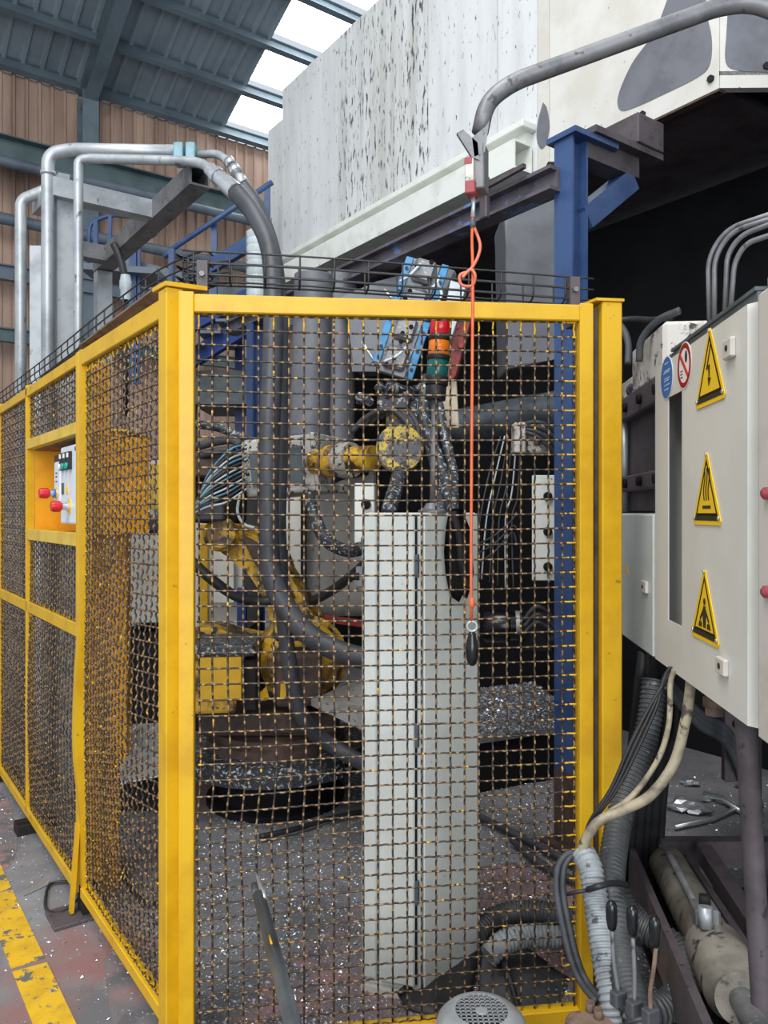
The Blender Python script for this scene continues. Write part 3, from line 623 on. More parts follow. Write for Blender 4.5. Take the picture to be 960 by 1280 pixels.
mk('deck_edge', bar(p(108, 318, 7.7), p(240, 352, 7.9), .06, .12), 'rail_grey', gl)
mk('deck_edge', bar(p(112, 342, 7.7), p(205, 348, 7.7), .5, .06), 'rail_grey', gl)
vd = thing('vent_duct', p(321, 360, 6.2), 'pale ribbed round duct beside the hood, left of the hoses', 'duct')
mk('shell', lathe(p(321, 400, 6.2), Z, sum([[(i*.06, .085), (i*.06+.045, .085), (i*.05*1.2+.05, .078)] for i in range(12)], [])+[(.73, .05)], 18), 'pvc', vd, smooth=True)
dc = thing('drop_hose', p(157, 370, 4.9), 'short dark hose with a white coupling under the pipe frame arm', 'hose')
mk('hose', tube(spl([p(142, 305, 4.9), p(150, 322, 4.9), p(156, 345, 4.9)], 6), .024, 10), 'rubber', dc, smooth='all')
mk('coupling', lathe(p(157, 344, 4.9), -Z, [(0, .03), (.03, .034), (.04, .038), (.09, .038), (.1, .032), (.16, .032)], 14), 'pvc', dc, smooth=True)
mk('tail', cyl(p(157, 376, 4.9), p(158, 520, 4.9), .02, 10), 'rubber', dc)

# ------------------------------------------------------------------ tall pale cabinet behind the mesh
K0 = V(.108, 2.36, 0); kl = V(-.175, .055, 0); kr = V(.202, .18, 0)
kb = thing('tall_cabinet', K0+(kl+kr)/2, 'tall narrow pale grey cabinet close behind the mesh', 'cabinet')
mk('body', prism([K0+kl*.97+kr*.02+Z*.02, K0+kl*.02+kr*.02+Z*.02, K0+kr+kl*.02+Z*.02, K0+kl+kr+Z*.02], Z*1.478), 'cabinet_grey', kb, bev=.004)
nL = V(-.055, -.175, 0).normalized(); nR = V(.18, -.202, 0).normalized()
mk('door', cbox(K0+kl*.06+Z*.045, kl*.62, nL*.016, Z*1.45), 'cabinet_grey', kb, bev=.004)
mk('edge_strip', cbox(K0+kl*.74+Z*.045, kl*.26, nL*.010, Z*1.45), 'cabinet_grey', kb, bev=.004)
mk('side_panel', cbox(K0+kr*.06+Z*.02, kr*.92, nR*.006, Z*1.475), 'cabinet_grey', kb, bev=.003)
for z_ in (.30, .78, 1.30): mk('hinge', cbox(K0+nL*.004+Z*z_-kl*.01, kl*.06, nL*.016, Z*.07), 'slate', kb)
mk('handle', cbox(K0+kl*.96+nL*.012+Z*1.27, kl*.1, nL*.02, Z*.06), 'galv_dark', kb)
mk('handle_knob', cyl(K0+kl*1.0+nL*.03+Z*1.30, K0+kl*1.14+nL*.03+Z*1.30, .012, 10), 'soot_brown', kb)
mk('seam', cbox(K0+kl*.03+nL*.002+Z*.05, kl*.03, nL*.006, Z*1.44), 'black_and_shade', kb)
mk('base', prism([K0+kl*1.03-V(.0, .01, 0), K0-V(0, .02, 0), K0+kr*1.02, K0+kl+kr], Z*.02), 'cabinet_aged', kb)
mk('cable_gland', lathe(K0+kl*.2+kr*.4+Z*1.498, Z, [(0, .045), (.008, .045), (.012, .03), (.03, .02)], 16), 'galv_dark', kb, smooth=True)
# ------------------------------------------------------------------ signal tower
LC = p(545, 500, 2.52); ax = (p(552, 395, 2.52)-p(544, 500, 2.52)).normalized()
sl = thing('signal_tower', LC, 'stack light with red, orange and green segments behind the mesh', 'signal light')
u_ = (p(552, 395, 2.52)-p(544, 500, 2.52)).length
def sg(nm, f0, f1, r, m): mk(nm, lathe(p(544, 500, 2.52)+ax*u_*f0, ax, [(0, r*.97), (.002, r), (u_*(f1-f0)-.002, r), (u_*(f1-f0), r*.97)], 24), m, sl, smooth=True)
sg('base', .0, .17, .034, 'black'); sg('base_ring', .172, .28, .038, 'black'); sg('green_lens', .282, .47, .035, 'lens_green'); sg('ring', .472, .53, .038, 'black')
sg('orange_lens', .532, .70, .035, 'lens_orange'); sg('ring', .702, .77, .038, 'black'); sg('red_lens', .772, .98, .035, 'lens_red'); sg('cap', .982, 1.04, .036, 'rubber_dusty')
mk('pole', cyl(V(LC.x-.01, LC.y, 1.498), p(544, 500, 2.52), .012, 10), 'galv_dark', sl)
# ------------------------------------------------------------------ robot
rb = thing('industrial_robot', p(345, 1000, 4.0)*1.0, 'grimy yellow robot arm on a black turntable inside the fence', 'robot')
RC = V(p(345, 930, 4.05).x, 4.05, 0)
mk('pedestal', lathe(RC, Z, [(0, .36), (.03, .36), (.04, .30), (.20, .30)], 32), 'black_and_shade', rb, smooth=True)
mk('turntable', lathe(RC+Z*.20, Z, [(0, .44), (.015, .50), (.07, .50), (.085, .47), (.10, .47)], 48), 'rubber_speck', rb, smooth=True)
mk('slew_ring', lathe(RC+Z*.30, Z, [(0, .36), (.04, .36), (.05, .33), (.08, .33)], 40), 'rust_dark', rb, smooth=True)
mk('carousel', prism([RC+V(-.36, -.24, .38), RC+V(.34, -.24, .38), RC+V(.34, .26, .38), RC+V(-.36, .26, .38)], Z*.12), 'rust_dark', rb, bev=.03, bseg=2)
# shoulder drum, axis toward the camera and a little right
dax = V(.25, -1, .05).normalized(); DC = p(378, 822, 3.95)
mk('shoulder_drum', lathe(DC-dax*.14, dax, [(0, .20), (.02, .225), (.20, .225), (.23, .19), (.26, .19), (.28, .15)], 36), 'yellow_robot', rb, smooth=True)
gm = mk('gear_motor', obox(nb(), p(372, 845, 3.68), V(.105, .02, 0), V(-.02, .10, 0), V(0, 0, .125)), 'rust_dark', rb, bev=.02, bseg=2)
mk('motor_cap', cbox(p(344, 802, 3.6), V(.21, .03, 0), V(-.01, .12, 0), V(0, 0, .025)), 'rubber_speck', gm, bev=.008)
mk('paint_chip', prism([p(351, 852, 3.555), p(357, 850, 3.558), p(358, 872, 3.558), p(350, 874, 3.555)], V(0, -.003, 0)), 'yellow', gm)
mk('paint_chip', prism([p(324, 866, 3.70), p(333, 858, 3.72), p(337, 874, 3.72), p(326, 876, 3.70)], V(0, -.004, 0)), 'yellow', gm)
mt = mk('drive_motor', obox(nb(), p(272, 850, 3.72), V(.11, .012, 0), V(-.01, .15, 0), V(0, 0, .128)), 'yellow_robot', rb, bev=.018, bseg=2)
mk('motor_plate', obox(nb(), p(276, 848, 3.56), V(.095, .010, 0), V(-.001, .006, 0), V(0, 0, .10)), 'yellow', mt, bev=.004)
mk('motor_cover', obox(nb(), p(285, 806, 3.72), V(.145, .015, 0), V(-.012, .17, 0), V(0, 0, .03)), 'rubber_speck', mt, bev=.015, bseg=2)
mk('motor_flange', obox(nb(), p(316, 850, 3.75), V(.03, .004, 0), V(-.008, .12, 0), V(0, 0, .12)), 'soot_brown', mt, bev=.006)
mk('shoulder_cowl', prism([p(240, 785, 4.0), p(262, 784, 4.0), p(312, 800, 4.0), p(345, 792, 4.0), p(350, 830, 4.0), p(300, 850, 4.0), p(240, 850, 4.0)], V(.03, .22, 0)), 'yellow_robot', rb, bev=.012, bseg=2)
# lower arm: tapered forging seen from the side
arm = [p(262, 655, 4.1), p(283, 650, 4.1), p(312, 660, 4.05), p(336, 668, 4.05), p(352, 700, 4.03), p(382, 748, 4.0), p(406, 800, 3.98), p(392, 842, 3.98), p(352, 838, 3.98), p(346, 800, 4.0), p(330, 745, 4.02), p(303, 705, 4.05), p(276, 688, 4.08)]
mk('lower_arm', prism([v-V(0, .06, 0) for v in spl(arm+[arm[0]], 4)[:-1]], V(.03, .17, 0)), 'yellow_robot', rb, bev=.012, bseg=2)
rib = [p(300, 668, 3.93), p(330, 684, 3.92), p(368, 748, 3.90), p(352, 752, 3.90), p(318, 704, 3.92)]
mk('arm_rib', prism(rib, V(.005, .05, 0)), 'rust_dark', rb, bev=.006)
mk('arm_link', bar(p(352, 690, 4.15), p(392, 800, 4.1), .07, .09, up=V(0, 1, 0)), 'rubber_dusty', rb)
mk('elbow_hub', lathe(p(276, 668, 3.98)-dax*.0, -dax, [(-.06, .07), (-.04, .09), (.12, .09), (.15, .06)], 24), 'yellow_robot', rb, smooth=True)
mk('elbow_housing', obox(nb(), p(268, 610, 4.15), V(.16, 0, -.01), V(0, .15, 0), V(.01, 0, .19)), 'soot_brown', rb, bev=.03, bseg=2)
mk('elbow_motor', obox(nb(), p(262, 585, 3.95), V(.10, 0, 0), V(0, .08, 0), V(0, 0, .05)), 'rust_dark', rb, bev=.01)
mk('elbow_block', obox(nb(), p(262, 640, 3.95), V(.09, 0, 0), V(0, .08, 0), V(0, 0, .045)), 'rubber_dusty', rb, bev=.01)
mk('balance_beam', obox(nb(), p(180, 655, 4.1), V(.20, .0, 0), V(0, .07, 0), V(0, 0, .05)), 'rubber_dusty', rb, bev=.02)
# forearm box with slate panel
fx = V(.168, -.02, .015); fy_ = V(.06, .16, 0); fz = V(-.015, 0, .135)
FC = p(347, 582, 3.62)
fb = mk('forearm_housing', obox(nb(), FC+fy_, fx, fy_, fz), 'speckled_white', rb, bev=.012, bseg=2)
mk('slate_panel', obox(nb(), FC+V(-.005, -.004, -.006), fx*.74, fy_*.01, fz*.62), 'slate', fb)
mk('end_cheek', obox(nb(), FC+fx*1.06+fy_, V(.012, 0, 0), fy_*1.02, fz*1.04), 'speckled_white', fb, bev=.006)
wa = p(394, 578, 3.62); wb_ = p(482, 572, 3.35); wd = (wb_-wa).normalized()
mk('wrist_tube', lathe(wa, wd, [(0, .06), (.05, .06), (.055, .05), (.09, .05), (.095, .075), (.15, .078), (.16, .07), (.2, .07), (.21, .06), (.36, .058)], 24), 'yellow_robot', rb, smooth=True)
mk('wrist_band', lathe(wa+wd*.165, wd, [(0, .079), (.02, .083), (.05, .083), (.07, .079)], 24), 'speckled_white', rb, smooth=True)
wh = p(499, 562, 3.22); hax = V(.05, -1, .05).normalized()
mk('wrist_disc', lathe(wh+hax*-.06, hax, [(0, .09), (.04, .098), (.1, .1), (.105, .097), (.108, .094)], 40), 'yellow_speck', rb, smooth=True)
mk('wrist_yoke', obox(nb(), p(500, 530, 3.32), V(.06, 0, 0), V(0, .07, 0), V(0, 0, .07)), 'yellow_speck', rb, bev=.02, bseg=2)
mk('tool_adapter', obox(nb(), p(515, 505, 3.30), V(.05, 0, 0), V(0, .05, 0), V(.01, 0, .07)), 'rubber_speck', rb, bev=.012)
# ------------------------------------------------------------------ gripper with blue side plates
gr = thing('casting_gripper', p(500, 470, 3.2), 'grey and blue perforated gripper tilted up behind the top rail', 'gripper')
gx = (p(553, 334, 3.2)-p(522, 325, 3.2)).normalized(); gy = (p(536, 325, 3.2)-p(490, 466, 3.2)); gl_ = gy.length; gy.normalize(); gn = gx.cross(gy).normalized()
if gn.y > 0: gn = -gn
G0 = p(488, 468, 3.2)
def gq(a, b, c=0.0): return G0+gx*a+gy*b+gn*c
mk('back_plate', obox(nb(), gq(0, gl_/2, -.02), gx*.062, gy*gl_/2, gn*.02), 'steel_plate', gr, bev=.004)
for a0, b0, b1 in ((-.072, .03, .49), (.078, .0, .25), (.078, .26, .50)):
    mk('blue_rail', obox(nb(), gq(a0, (b0+b1)/2, -.01), gx*.016, gy*(b1-b0)/2, gn*.022), 'blue_chip', gr, bev=.003)
for k in range(4):
    mk('jaw_block', obox(nb(), gq(.0, .07+.125*k, .02), gx*(.05-.004*(k % 2)), gy*.048, gn*.016), 'steel_plate', gr, bev=.012)
for k in range(14):
    a_, b_ = random.uniform(-.04, .04), .03+.035*k
    mk('screw', bolt(gq(a_, b_, .036), gn, .010, .008), 'black_and_shade', gr)
for a0, b0 in ((.078, .04), (.078, .12), (.078, .2), (.078, .32), (.078, .42), (-.072, .1), (-.072, .22), (-.072, .34), (-.072, .44)):
    mk('screw', bolt(gq(a0, b0, .012), gn, .008, .006), 'black', gr)
for q in ([p(500, 352, 3.1), p(512, 344, 3.12), p(526, 330, 3.15)], [p(480, 452, 3.1), p(496, 445, 3.1), p(508, 434, 3.12)], [p(545, 382, 3.1), p(552, 368, 3.1), p(546, 352, 3.15)], [p(538, 362, 3.1), p(546, 354, 3.1), p(549, 346, 3.12)]):
    mk('air_line', tube(spl(q, 6), .006, 6), 'pvc', gr, smooth='all')
for q in ((p(480, 362, 3.2), p(494, 377, 3.2)), (p(452, 427, 3.2), p(474, 460, 3.2))):
    mk('silver_rod', cyl(q[0], q[1], .007, 8), 'steel_bright', gr)
mk('mount', bar(gq(0, -.06, -.03), p(513, 500, 3.28), .08, .06, up=V(0, 1, 0)), 'rubber_speck', gr)
rk = thing('red_arm', p(558, 475, 3.15), 'dark red bracket arm right of the signal tower', 'bracket')
mk('arm', prism([p(590, 352, 3.15), p(594, 380, 3.15), p(570, 470, 3.15), p(560, 480, 3.15), p(555, 472, 3.15), p(572, 400, 3.15)], V(.01, .04, 0)), 'red_bracket', rk, bev=.003)
mk('grey_blade', prism([p(563, 350, 3.1), p(583, 356, 3.1), p(574, 392, 3.1), p(562, 432, 3.1), p(558, 420, 3.1), p(556, 385, 3.1)], V(.01, .04, 0)), 'galv', rk, bev=.003)
for q in ((571, 408), (576, 432)): mk('rivet', bolt(p(q[0], q[1], 3.14), V(0, -1, 0), .012, .008), 'red_bracket', rk)
mk('stem', bar(p(560, 474, 3.2), p(535, 520, 3.3), .04, .04, up=V(0, 1, 0)), 'rubber_dusty', rk)
bd = mk('wooden_board', obox(nb(), p(563, 505, 3.15), V(.03, 0, 0), V(0, .01, 0), V(-.005, 0, .10)), 'board', None, 'pale weathered wooden batten below the red bracket arm', 'board', bev=.003)
# ------------------------------------------------------------------ ducts and heavy parts under the hood
du = thing('vertical_duct', p(390, 560, 4.8), 'dark grey vertical duct, the left one of the pair under the hood', 'duct')
mk('shell', cyl(p(386, 565, 4.8), p(392, 345, 4.8), .125, 24, r2=.12), 'duct_grey', du, smooth=True)
mk('seam', cyl(p(387, 545, 4.8), p(387, 540, 4.8), .13, 24), 'duct_grey', du, smooth=True)
du = thing('vertical_duct', p(422, 560, 4.9), 'dark grey vertical duct, the right one of the pair under the hood', 'duct')
mk('shell', cyl(p(422, 552, 4.9), p(424, 345, 4.9), .11, 24, r2=.11), 'duct_grey', du, smooth=True)
mk('seam', cyl(p(422, 500, 4.9), p(422, 495, 4.9), .114, 24), 'duct_grey', du, smooth=True)
ct = thing('hanging_chute', p(665, 460, 4.35), 'large grey sheet chute hanging left of the near blue column', 'chute')
mk('shell', prism([p(632, 300, 4.3), p(630, 262, 4.3), p(690, 222, 4.3), p(706, 215, 4.3), p(706, 448, 4.3), p(690, 450, 4.3), p(634, 462, 4.3)], V(.0, .4, 0)), 'duct_grey', ct, bev=.02, bseg=2)
mk('hanger', bar(p(690, 230, 4.45), p(690, 205, 4.45), .06, .06, up=V(0, 1, 0)), 'soot_brown', ct)
fn = thing('grey_funnel', p(470, 420, 4.7), 'dark grey sloped funnel behind the gripper', 'funnel')
mk('shell', prism([p(415, 372, 4.6), p(470, 352, 4.6), p(545, 330, 4.6), p(572, 338, 4.6), p(560, 366, 4.6), p(500, 385, 4.6), p(482, 440, 4.6), p(462, 462, 4.6), p(438, 462, 4.6), p(438, 392, 4.6)], V(.05, .25, 0)), 'duct_grey', fn, bev=.02)
mk('rim', bar(p(440, 462, 4.58), p(470, 462, 4.58), .04, .03), 'duct_grey', fn)
bp_ = thing('exhaust_pipe', p(630, 520, 4.0), 'big dark grey pipe running behind the near blue column', 'pipe')
a_, b_ = p(560, 536, 4.5), p(760, 502, 3.95)
mk('shell', cyl(a_, b_, .105, 28), 'duct_steel', bp_, smooth=True)
mk('collar', cyl(a_+(b_-a_)*.02, a_+(b_-a_)*.05, .112, 28), 'duct_steel', bp_, smooth=True)
# junction, brackets with bolts
jx = thing('junction_block', p(650, 550, 3.9), 'dirty white terminal block with cables beside the near blue column', 'terminal block')
mk('body', obox(nb(), p(648, 548, 3.85), V(.028, 0, 0), V(0, .05, 0), V(0, 0, .075)), 'dirty_white', jx, bev=.005)
mk('side', obox(nb(), p(672, 550, 3.9), V(.06, 0, 0), V(0, .06, 0), V(0, 0, .07)), 'dirty_white', jx, bev=.008)
for k in range(4): mk('lead', tube(spl([p(655, 530+k*3, 3.82), p(672, 528+k*6, 3.78), p(690, 536+k*9, 3.8), p(700, 560+k*6, 3.85)], 6), .012, 6), 'rubber_dusty', jx, smooth='all')
def bolted(x0, x1, y0, y1, d, label, n):
    t = thing('bolted_bracket', p((x0+x1)/2, y1, d), label, 'bracket')
    mk('plate', cbox(p(x0, y1, d), V((x1-x0)/F*d, 0, 0), V(.01, .05, 0), Z*((y1-y0)/F*d)), 'dirty_white' if 0 else 'cream_trim', t, bev=.004)
    for k in range(n):
        y_ = y0+(k+.6)*(y1-y0)/n
        w_ = mk('washer', cyl(p((x0+x1)/2+2, y_, d)-V(0, .001, 0), p((x0+x1)/2+2, y_, d)-V(0, .010, 0), .022, 14), 'soot_brown', t)
        mk('nut', bolt(p((x0+x1)/2+2, y_, d)-V(0, .010, 0), V(0, -1, 0), .016, .022), 'black_and_shade', w_)
    return t
bolted(443, 468, 604, 692, 3.3, 'white plate with two dark bolts left of the tall cabinet', 2)
bolted(665, 700, 594, 726, 3.75, 'white plate with three dark bolts beside the near blue column', 3)
mo = thing('dark_motor', p(630, 800, 4.2), 'glossy black motor drum right of the tall cabinet', 'motor')
mk('drum', lathe(p(604, 782, 4.1), V(1, -.1, .0), [(0, .075), (.02, .088), (.13, .088), (.14, .075), (.22, .072)], 28), 'black_gloss', mo, smooth=True)
mk('band', lathe(p(644, 781, 4.08), V(1, -.1, 0), [(0, .074), (.025, .074)], 28), 'galv', mo, smooth=True)
mk('rear_block', obox(nb(), p(668, 790, 4.2), V(.09, 0, 0), V(0, .1, 0), V(0, 0, .10)), 'soot_brown', mo, bev=.015)
for k in range(3): mk('coil', tube(spl([p(655, 775+k*8, 4.0), p(672, 758+k*10, 3.98), p(692, 775+k*8, 4.0), p(690, 800, 4.02)], 6), .012, 6), 'rubber_dusty', mo, smooth='all')
# white guard panels behind the robot
wp = thing('machine_guard', p(365, 790, 5.2), 'white flat guard panel strip behind the thick hose', 'panel')
mk('sheet', cbox(p(352, 745, 5.1), V(.13, 0, 0), V(0, .04, 0), Z*.83), 'cabinet_cream', wp, bev=.004)
mk('edge', cbox(p(376, 745, 5.08), V(.03, 0, 0), V(0, .08, 0), Z*.83), 'black_and_shade', wp)
wp = thing('machine_guard', p(420, 790, 5.2), 'wide grey-white draped guard panel behind the robot wrist', 'panel')
bm = nb(); g = []
for i in range(17):
    for j in range(9):
        x_ = 382+(470-382)*i/16; y_ = 590+(770-590)*j/8
        g.append(bm.verts.new(p(x_, y_+(8*math.sin(i*.7) if j == 0 else 0), 5.25+.02*math.sin(i*1.1+j*.5)*(1-j/8)+.015*math.sin(j*2.0+i*.3)*(1-j/10))))
for i in range(16):
    for j in range(8): bm.faces.new((g[i*9+j], g[(i+1)*9+j], g[(i+1)*9+j+1], g[i*9+j+1]))
bmesh.ops.solidify(bm, geom=list(bm.faces), thickness=.012)
mk('sheet', bm, 'white_panel', wp, smooth='all')
mk('lower_sill', bar(p(384, 770, 5.15), p(472, 782, 5.0), .05, .04), 'red_bracket', wp)
# yellow posts, covers and white panel seen through the side fence
def simple(name, label, cat, parts):
    t = None
    for i, (nm, bm, m) in enumerate(parts):
        if t is None:
            lo = min((v.co.z for v in bm.verts)); c = sum((v.co for v in bm.verts), V(0, 0, 0))/len(bm.verts); t = thing(name, V(c.x, c.y, lo), label, cat)
        mk(nm, bm, m, t, bev=.004)
    return t
ip = V(-1.14, 3.02, 0)
simple('inner_post', 'yellow inner post seen through the bulged side mesh', 'post', [
    ('face', cbox(V(ip.x-.04, ip.y, 0), V(.13, .03, 0), V(-.02, .05, 0), Z*1.28), 'yellow_deep'),
    ('upper', cbox(V(ip.x-.05, ip.y+.03, 1.28), V(.10, .02, 0), V(-.02, .05, 0), Z*.82), 'yellow_deep'),
    ('edge_bar', cbox(V(ip.x+.035, ip.y-.03, .0), V(.012, 0, 0), V(0, .02, 0), Z*.95), 'yellow')])
simple('yellow_cover', 'yellow sheet cover behind the inner post', 'machine cover', [
    ('front', cbox(p(137, 667, 3.9), V(.075, 0, 0), V(0, .4, 0), Z*.52), 'yellow_deep'), ('lid', cbox(p(136, 540, 3.88), V(.09, 0, 0), V(0, .42, 0), Z*.015), 'yellow'),
    ('frame_leg', cbox(V(p(137, 667, 3.9).x, 3.95, 0), V(.07, 0, 0), V(0, .07, 0), Z*(p(137, 667, 3.9).z-.001)), 'yellow_deep')])
simple('white_machine', 'white boxy machine casing behind the side mesh', 'machine', [
    ('left_panel', cbox(V(p(156, 640, 5.2).x, 5.2, .75), V(.24, 0, 0), V(0, .6, 0), Z*1.1), 'cabinet_cream'),
    ('right_panel', cbox(V(p(201, 640, 5.15).x, 5.15, .68), V(.55, 0, 0), V(0, .6, 0), Z*1.12), 'cabinet_cream'),
    ('yellow_door', cbox(V(p(187, 640, 5.1).x, 5.1, 1.52), V(.13, 0, 0), V(0, .04, 0), Z*.3), 'yellow_light'),
    ('black_rail', cbox(p(155, 662, 4.9), V(.34, 0, 0), V(0, .08, 0), Z*.06), 'black_and_shade'),
    ('plinth', cbox(V(p(150, 640, 5.25).x, 5.25, 0), V(.9, 0, 0), V(0, .5, 0), Z*.68), 'soot_brown')])
simple('yellow_guard', 'far yellow guard post with a pale front, behind the robot elbow', 'post', [
    ('post', cbox(V(p(250, 640, 5.0).x, 5.0, 0), V(.05, 0, 0), V(0, .05, 0), Z*1.42), 'yellow'), ('board', cbox(V(p(262, 640, 5.05).x, 5.05, .9), V(.16, 0, 0), V(0, .04, 0), Z*.36), 'cabinet_cream'),
    ('blue_strip', cbox(V(p(296, 640, 5.05).x, 5.05, 0), V(.06, 0, 0), V(0, .05, 0), Z*1.0), 'blue_deep')])
simple('dark_press', 'dark brown press body low behind the side mesh', 'machine', [
    ('body', cbox(V(-3.3, 6.0, 0), V(1.1, 0, 0), V(0, .7, 0), Z*1.1), 'soot_brown'), ('table', cbox(V(-3.35, 5.9, 1.1), V(1.2, 0, 0), V(0, .8, 0), Z*.08), 'slate'),
    ('head', cbox(V(-3.2, 6.1, 1.18), V(.7, 0, 0), V(0, .5, 0), Z*.75), 'rust_plate')])
simple('grey_locker', 'pale grey locker against the far left of the side fence', 'locker', [
    ('body', cbox(V(-2.62, 5.2, 0), V(.28, .0, 0), V(0, .05, 0), Z*1.75), 'galv_dark'), ('door', cbox(V(-2.6, 5.18, .1), V(.24, 0, 0), V(0, .02, 0), Z*1.6), 'galv_dark')])
simple('floor_ramp', 'low shiny sheet ramp on the floor behind the side mesh', 'ramp', [
    ('sheet', prism([p(136, 985, 3.75), p(200, 972, 3.75), p(205, 905, 4.2), p(136, 908, 4.3)], Z*.01), 'galv'),
    ('support', cbox(V(-1.33, 3.85, 0), V(.25, 0, 0), V(0, .4, 0), Z*.16), 'soot_brown')])
# low platforms with swarf
pt_ = thing('low_platform', V(.85, 4.6, 0), 'low dark platform with swarf right of the tall cabinet', 'platform')
mk('base', cbox(V(.40, 4.05, 0), V(.75, .35, 0), V(-.1, 1.0, 0), Z*.27), 'black_and_shade', pt_)
mk('top_plate', cbox(V(.385, 4.02, .27), V(.79, .36, 0), V(-.12, 1.05, 0), Z*.025), 'steel_plate', pt_)
tp = thing('steel_plate', p(430, 890, 3.7), 'pale pointed steel plate jutting left of the tall cabinet', 'plate')
mk('plate', prism([p(389, 874, 3.55), p(430, 893, 3.4), p(475, 915, 3.3), p(520, 905, 3.5), p(520, 840, 4.2), p(460, 845, 4.1)], V(0, 0, -.03)), 'plate_pale', tp)
mk('leg', cbox(V(p(470, 890, 3.6).x, 3.55, 0), V(.2, 0, 0), V(0, .3, 0), Z*.50), 'black_and_shade', tp)
# robot cabling
cable('arm_hose', [p(244, 530, 3.9), p(275, 535, 3.85), p(305, 548, 3.8), p(330, 556, 3.7)], .022, 'rubber_speck', 'dusty black hose lying over the robot elbow', 'hose')
cable('arm_hose', [p(240, 560, 3.9), p(270, 552, 3.85), p(290, 550, 3.8), p(300, 556, 3.75)], .022, 'rubber_dusty', 'upper grey-black hose stub at the robot elbow', 'hose')
cable('arm_hose', [p(240, 572, 3.9), p(268, 565, 3.85), p(292, 562, 3.8)], .02, 'rubber_dusty', 'lower grey-black hose stub at the robot elbow', 'hose')
for k in range(12):
    s_ = k/11
    cable('signal_wire', [p(308, 556+5*k, 3.6), p(288-6*s_, 562+6*k, 3.52), p(262-4*s_, 590+4*k, 3.5), p(248-8*s_, 622+2*k, 3.55), p(238, 640+k, 3.6)], .0048, ('wire_blue', 'rubber_dusty', 'pvc')[k % 3],
          'thin %s wire fanning from the forearm box' % ('blue', 'dark grey', 'whitish')[k % 3], 'wire', 6, 6, group='wires at the forearm box')
cable('elbow_loop', [p(300, 618, 3.9), p(297, 640, 3.9), p(305, 655, 3.9), p(318, 660, 3.9)], .008, 'pvc', 'small pale cable loop under the forearm box', 'cable')
cable('drape_hose', [p(385, 618, 3.6), p(393, 645, 3.5), p(408, 675, 3.4), p(435, 688, 3.3), p(470, 680, 3.1)], .030, 'rubber_speck', 'grimy black hose sagging from the wrist to the tall cabinet', 'hose', 10)
cable('drape_hose', [p(470, 690, 3.1), p(445, 715, 3.3), p(415, 738, 3.5), p(390, 752, 3.6)], .022, 'rubber', 'black hose rising from the robot base to the tall cabinet edge', 'hose', 10)
cable('drape_hose', [p(238, 700, 3.7), p(262, 722, 3.7), p(295, 745, 3.75), p(330, 752, 3.8), p(360, 745, 3.8)], .026, 'rubber', 'black hose crossing the robot lower arm', 'hose', 10)
cable('drape_hose', [p(360, 600, 3.9), p(400, 606, 3.8), p(430, 595, 3.7), p(458, 590, 3.6)], .018, 'rubber', 'black hose under the yellow wrist tube', 'hose', 8)
for k, q in enumerate(([p(535, 470, 3.0), p(530, 520, 2.95), p(546, 570, 2.9), p(560, 615, 2.75), p(566, 650, 2.6)], [p(548, 505, 3.0), p(556, 545, 2.95), p(566, 590, 2.85), p(566, 640, 2.62)], [p(500, 590, 3.1), p(494, 612, 3.0), p(486, 640, 2.8)], [p(524, 500, 3.0), p(533, 545, 3.0), p(545, 590, 2.95), p(552, 645, 2.6)])):
    cable('tool_hose', q, (.024, .02, .03, .018)[k], 'rubber_speck', ('thick dusty hose dropping from the gripper to the tall cabinet', 'right dusty hose bending down onto the tall cabinet', 'short dark hose under the wrist disc', 'slim dusty hose right of the wrist disc')[k], 'hose', 10)
mt_ = thing('hose_manifold', p(480, 505, 3.15), 'cluster of grimy hydraulic fittings below the gripper', 'manifold')
for k in range(7):
    q = p(452+k*11, 492+8*math.sin(k*1.7), 3.2+.02*(k % 3)); e = q+V(random.uniform(-.02, .09), .02, random.uniform(-.08, .05))
    mk('fitting', cyl(q, e, .017, 8), 'rubber_speck', mt_); mk('fitting_nut', cyl(q.lerp(e, .4), q.lerp(e, .6), .025, 6), 'galv_dark', mt_)
for k in range(5): mk('hose_stub', tube(spl([p(440+k*12, 540-6*k, 3.3), p(460+k*10, 520-4*k, 3.25), p(490+k*8, 512+5*k, 3.2), p(520, 540+6*k, 3.2)], 6), .012, 7), 'rubber_dusty', mt_, smooth='all')
mk('body', obox(nb(), p(492, 505, 3.25), V(.07, 0, 0), V(0, .04, 0), V(.0, 0, .03)), 'rubber_speck', mt_, bev=.01)
for k in range(6):
    cable('loose_wire', [p(626+5*k, 545, 4.2), p(612+7*k, 590+6*k, 4.2), p(600+8*k, 650, 4.15), p(592+10*k, 720+4*k, 4.1)], .005, ('rubber_dusty', 'pvc', 'rubber_dusty')[k % 3], 'thin %s loose wire hanging in the dark right of the tall cabinet' % ('grey', 'pale', 'grey')[k % 3], 'wire', 5, 6, group='loose wires in the dark')
for k in range(3):
    cable('curled_wire', [p(598, 680+12*k, 4.1), p(620, 668+10*k, 4.05), p(640, 650+8*k, 4.1), p(646, 640+20*k, 4.1)], .005, 'rubber_dusty', 'curled grey wires beside the pull cord', 'wire', 5, 6, group='curled wires in the dark')
rg = thing('dirty_rag', p(572, 740, 2.5), 'dark ragged cover hanging over the tall cabinet edge', 'cover')
bm = nb(); g = []
rows = [(636, 561, 578), (660, 558, 588), (690, 555, 590), (715, 557, 592), (735, 560, 590), (748, 566, 584)]
for j, (y_, xa, xb) in enumerate(rows):
    for i in range(6): g.append(bm.verts.new(p(xa+(xb-xa)*i/5+random.uniform(-1, 1), y_+(random.uniform(-8, 8) if j > 3 else 0), 2.40-.02*math.sin(i*1.3+j))))
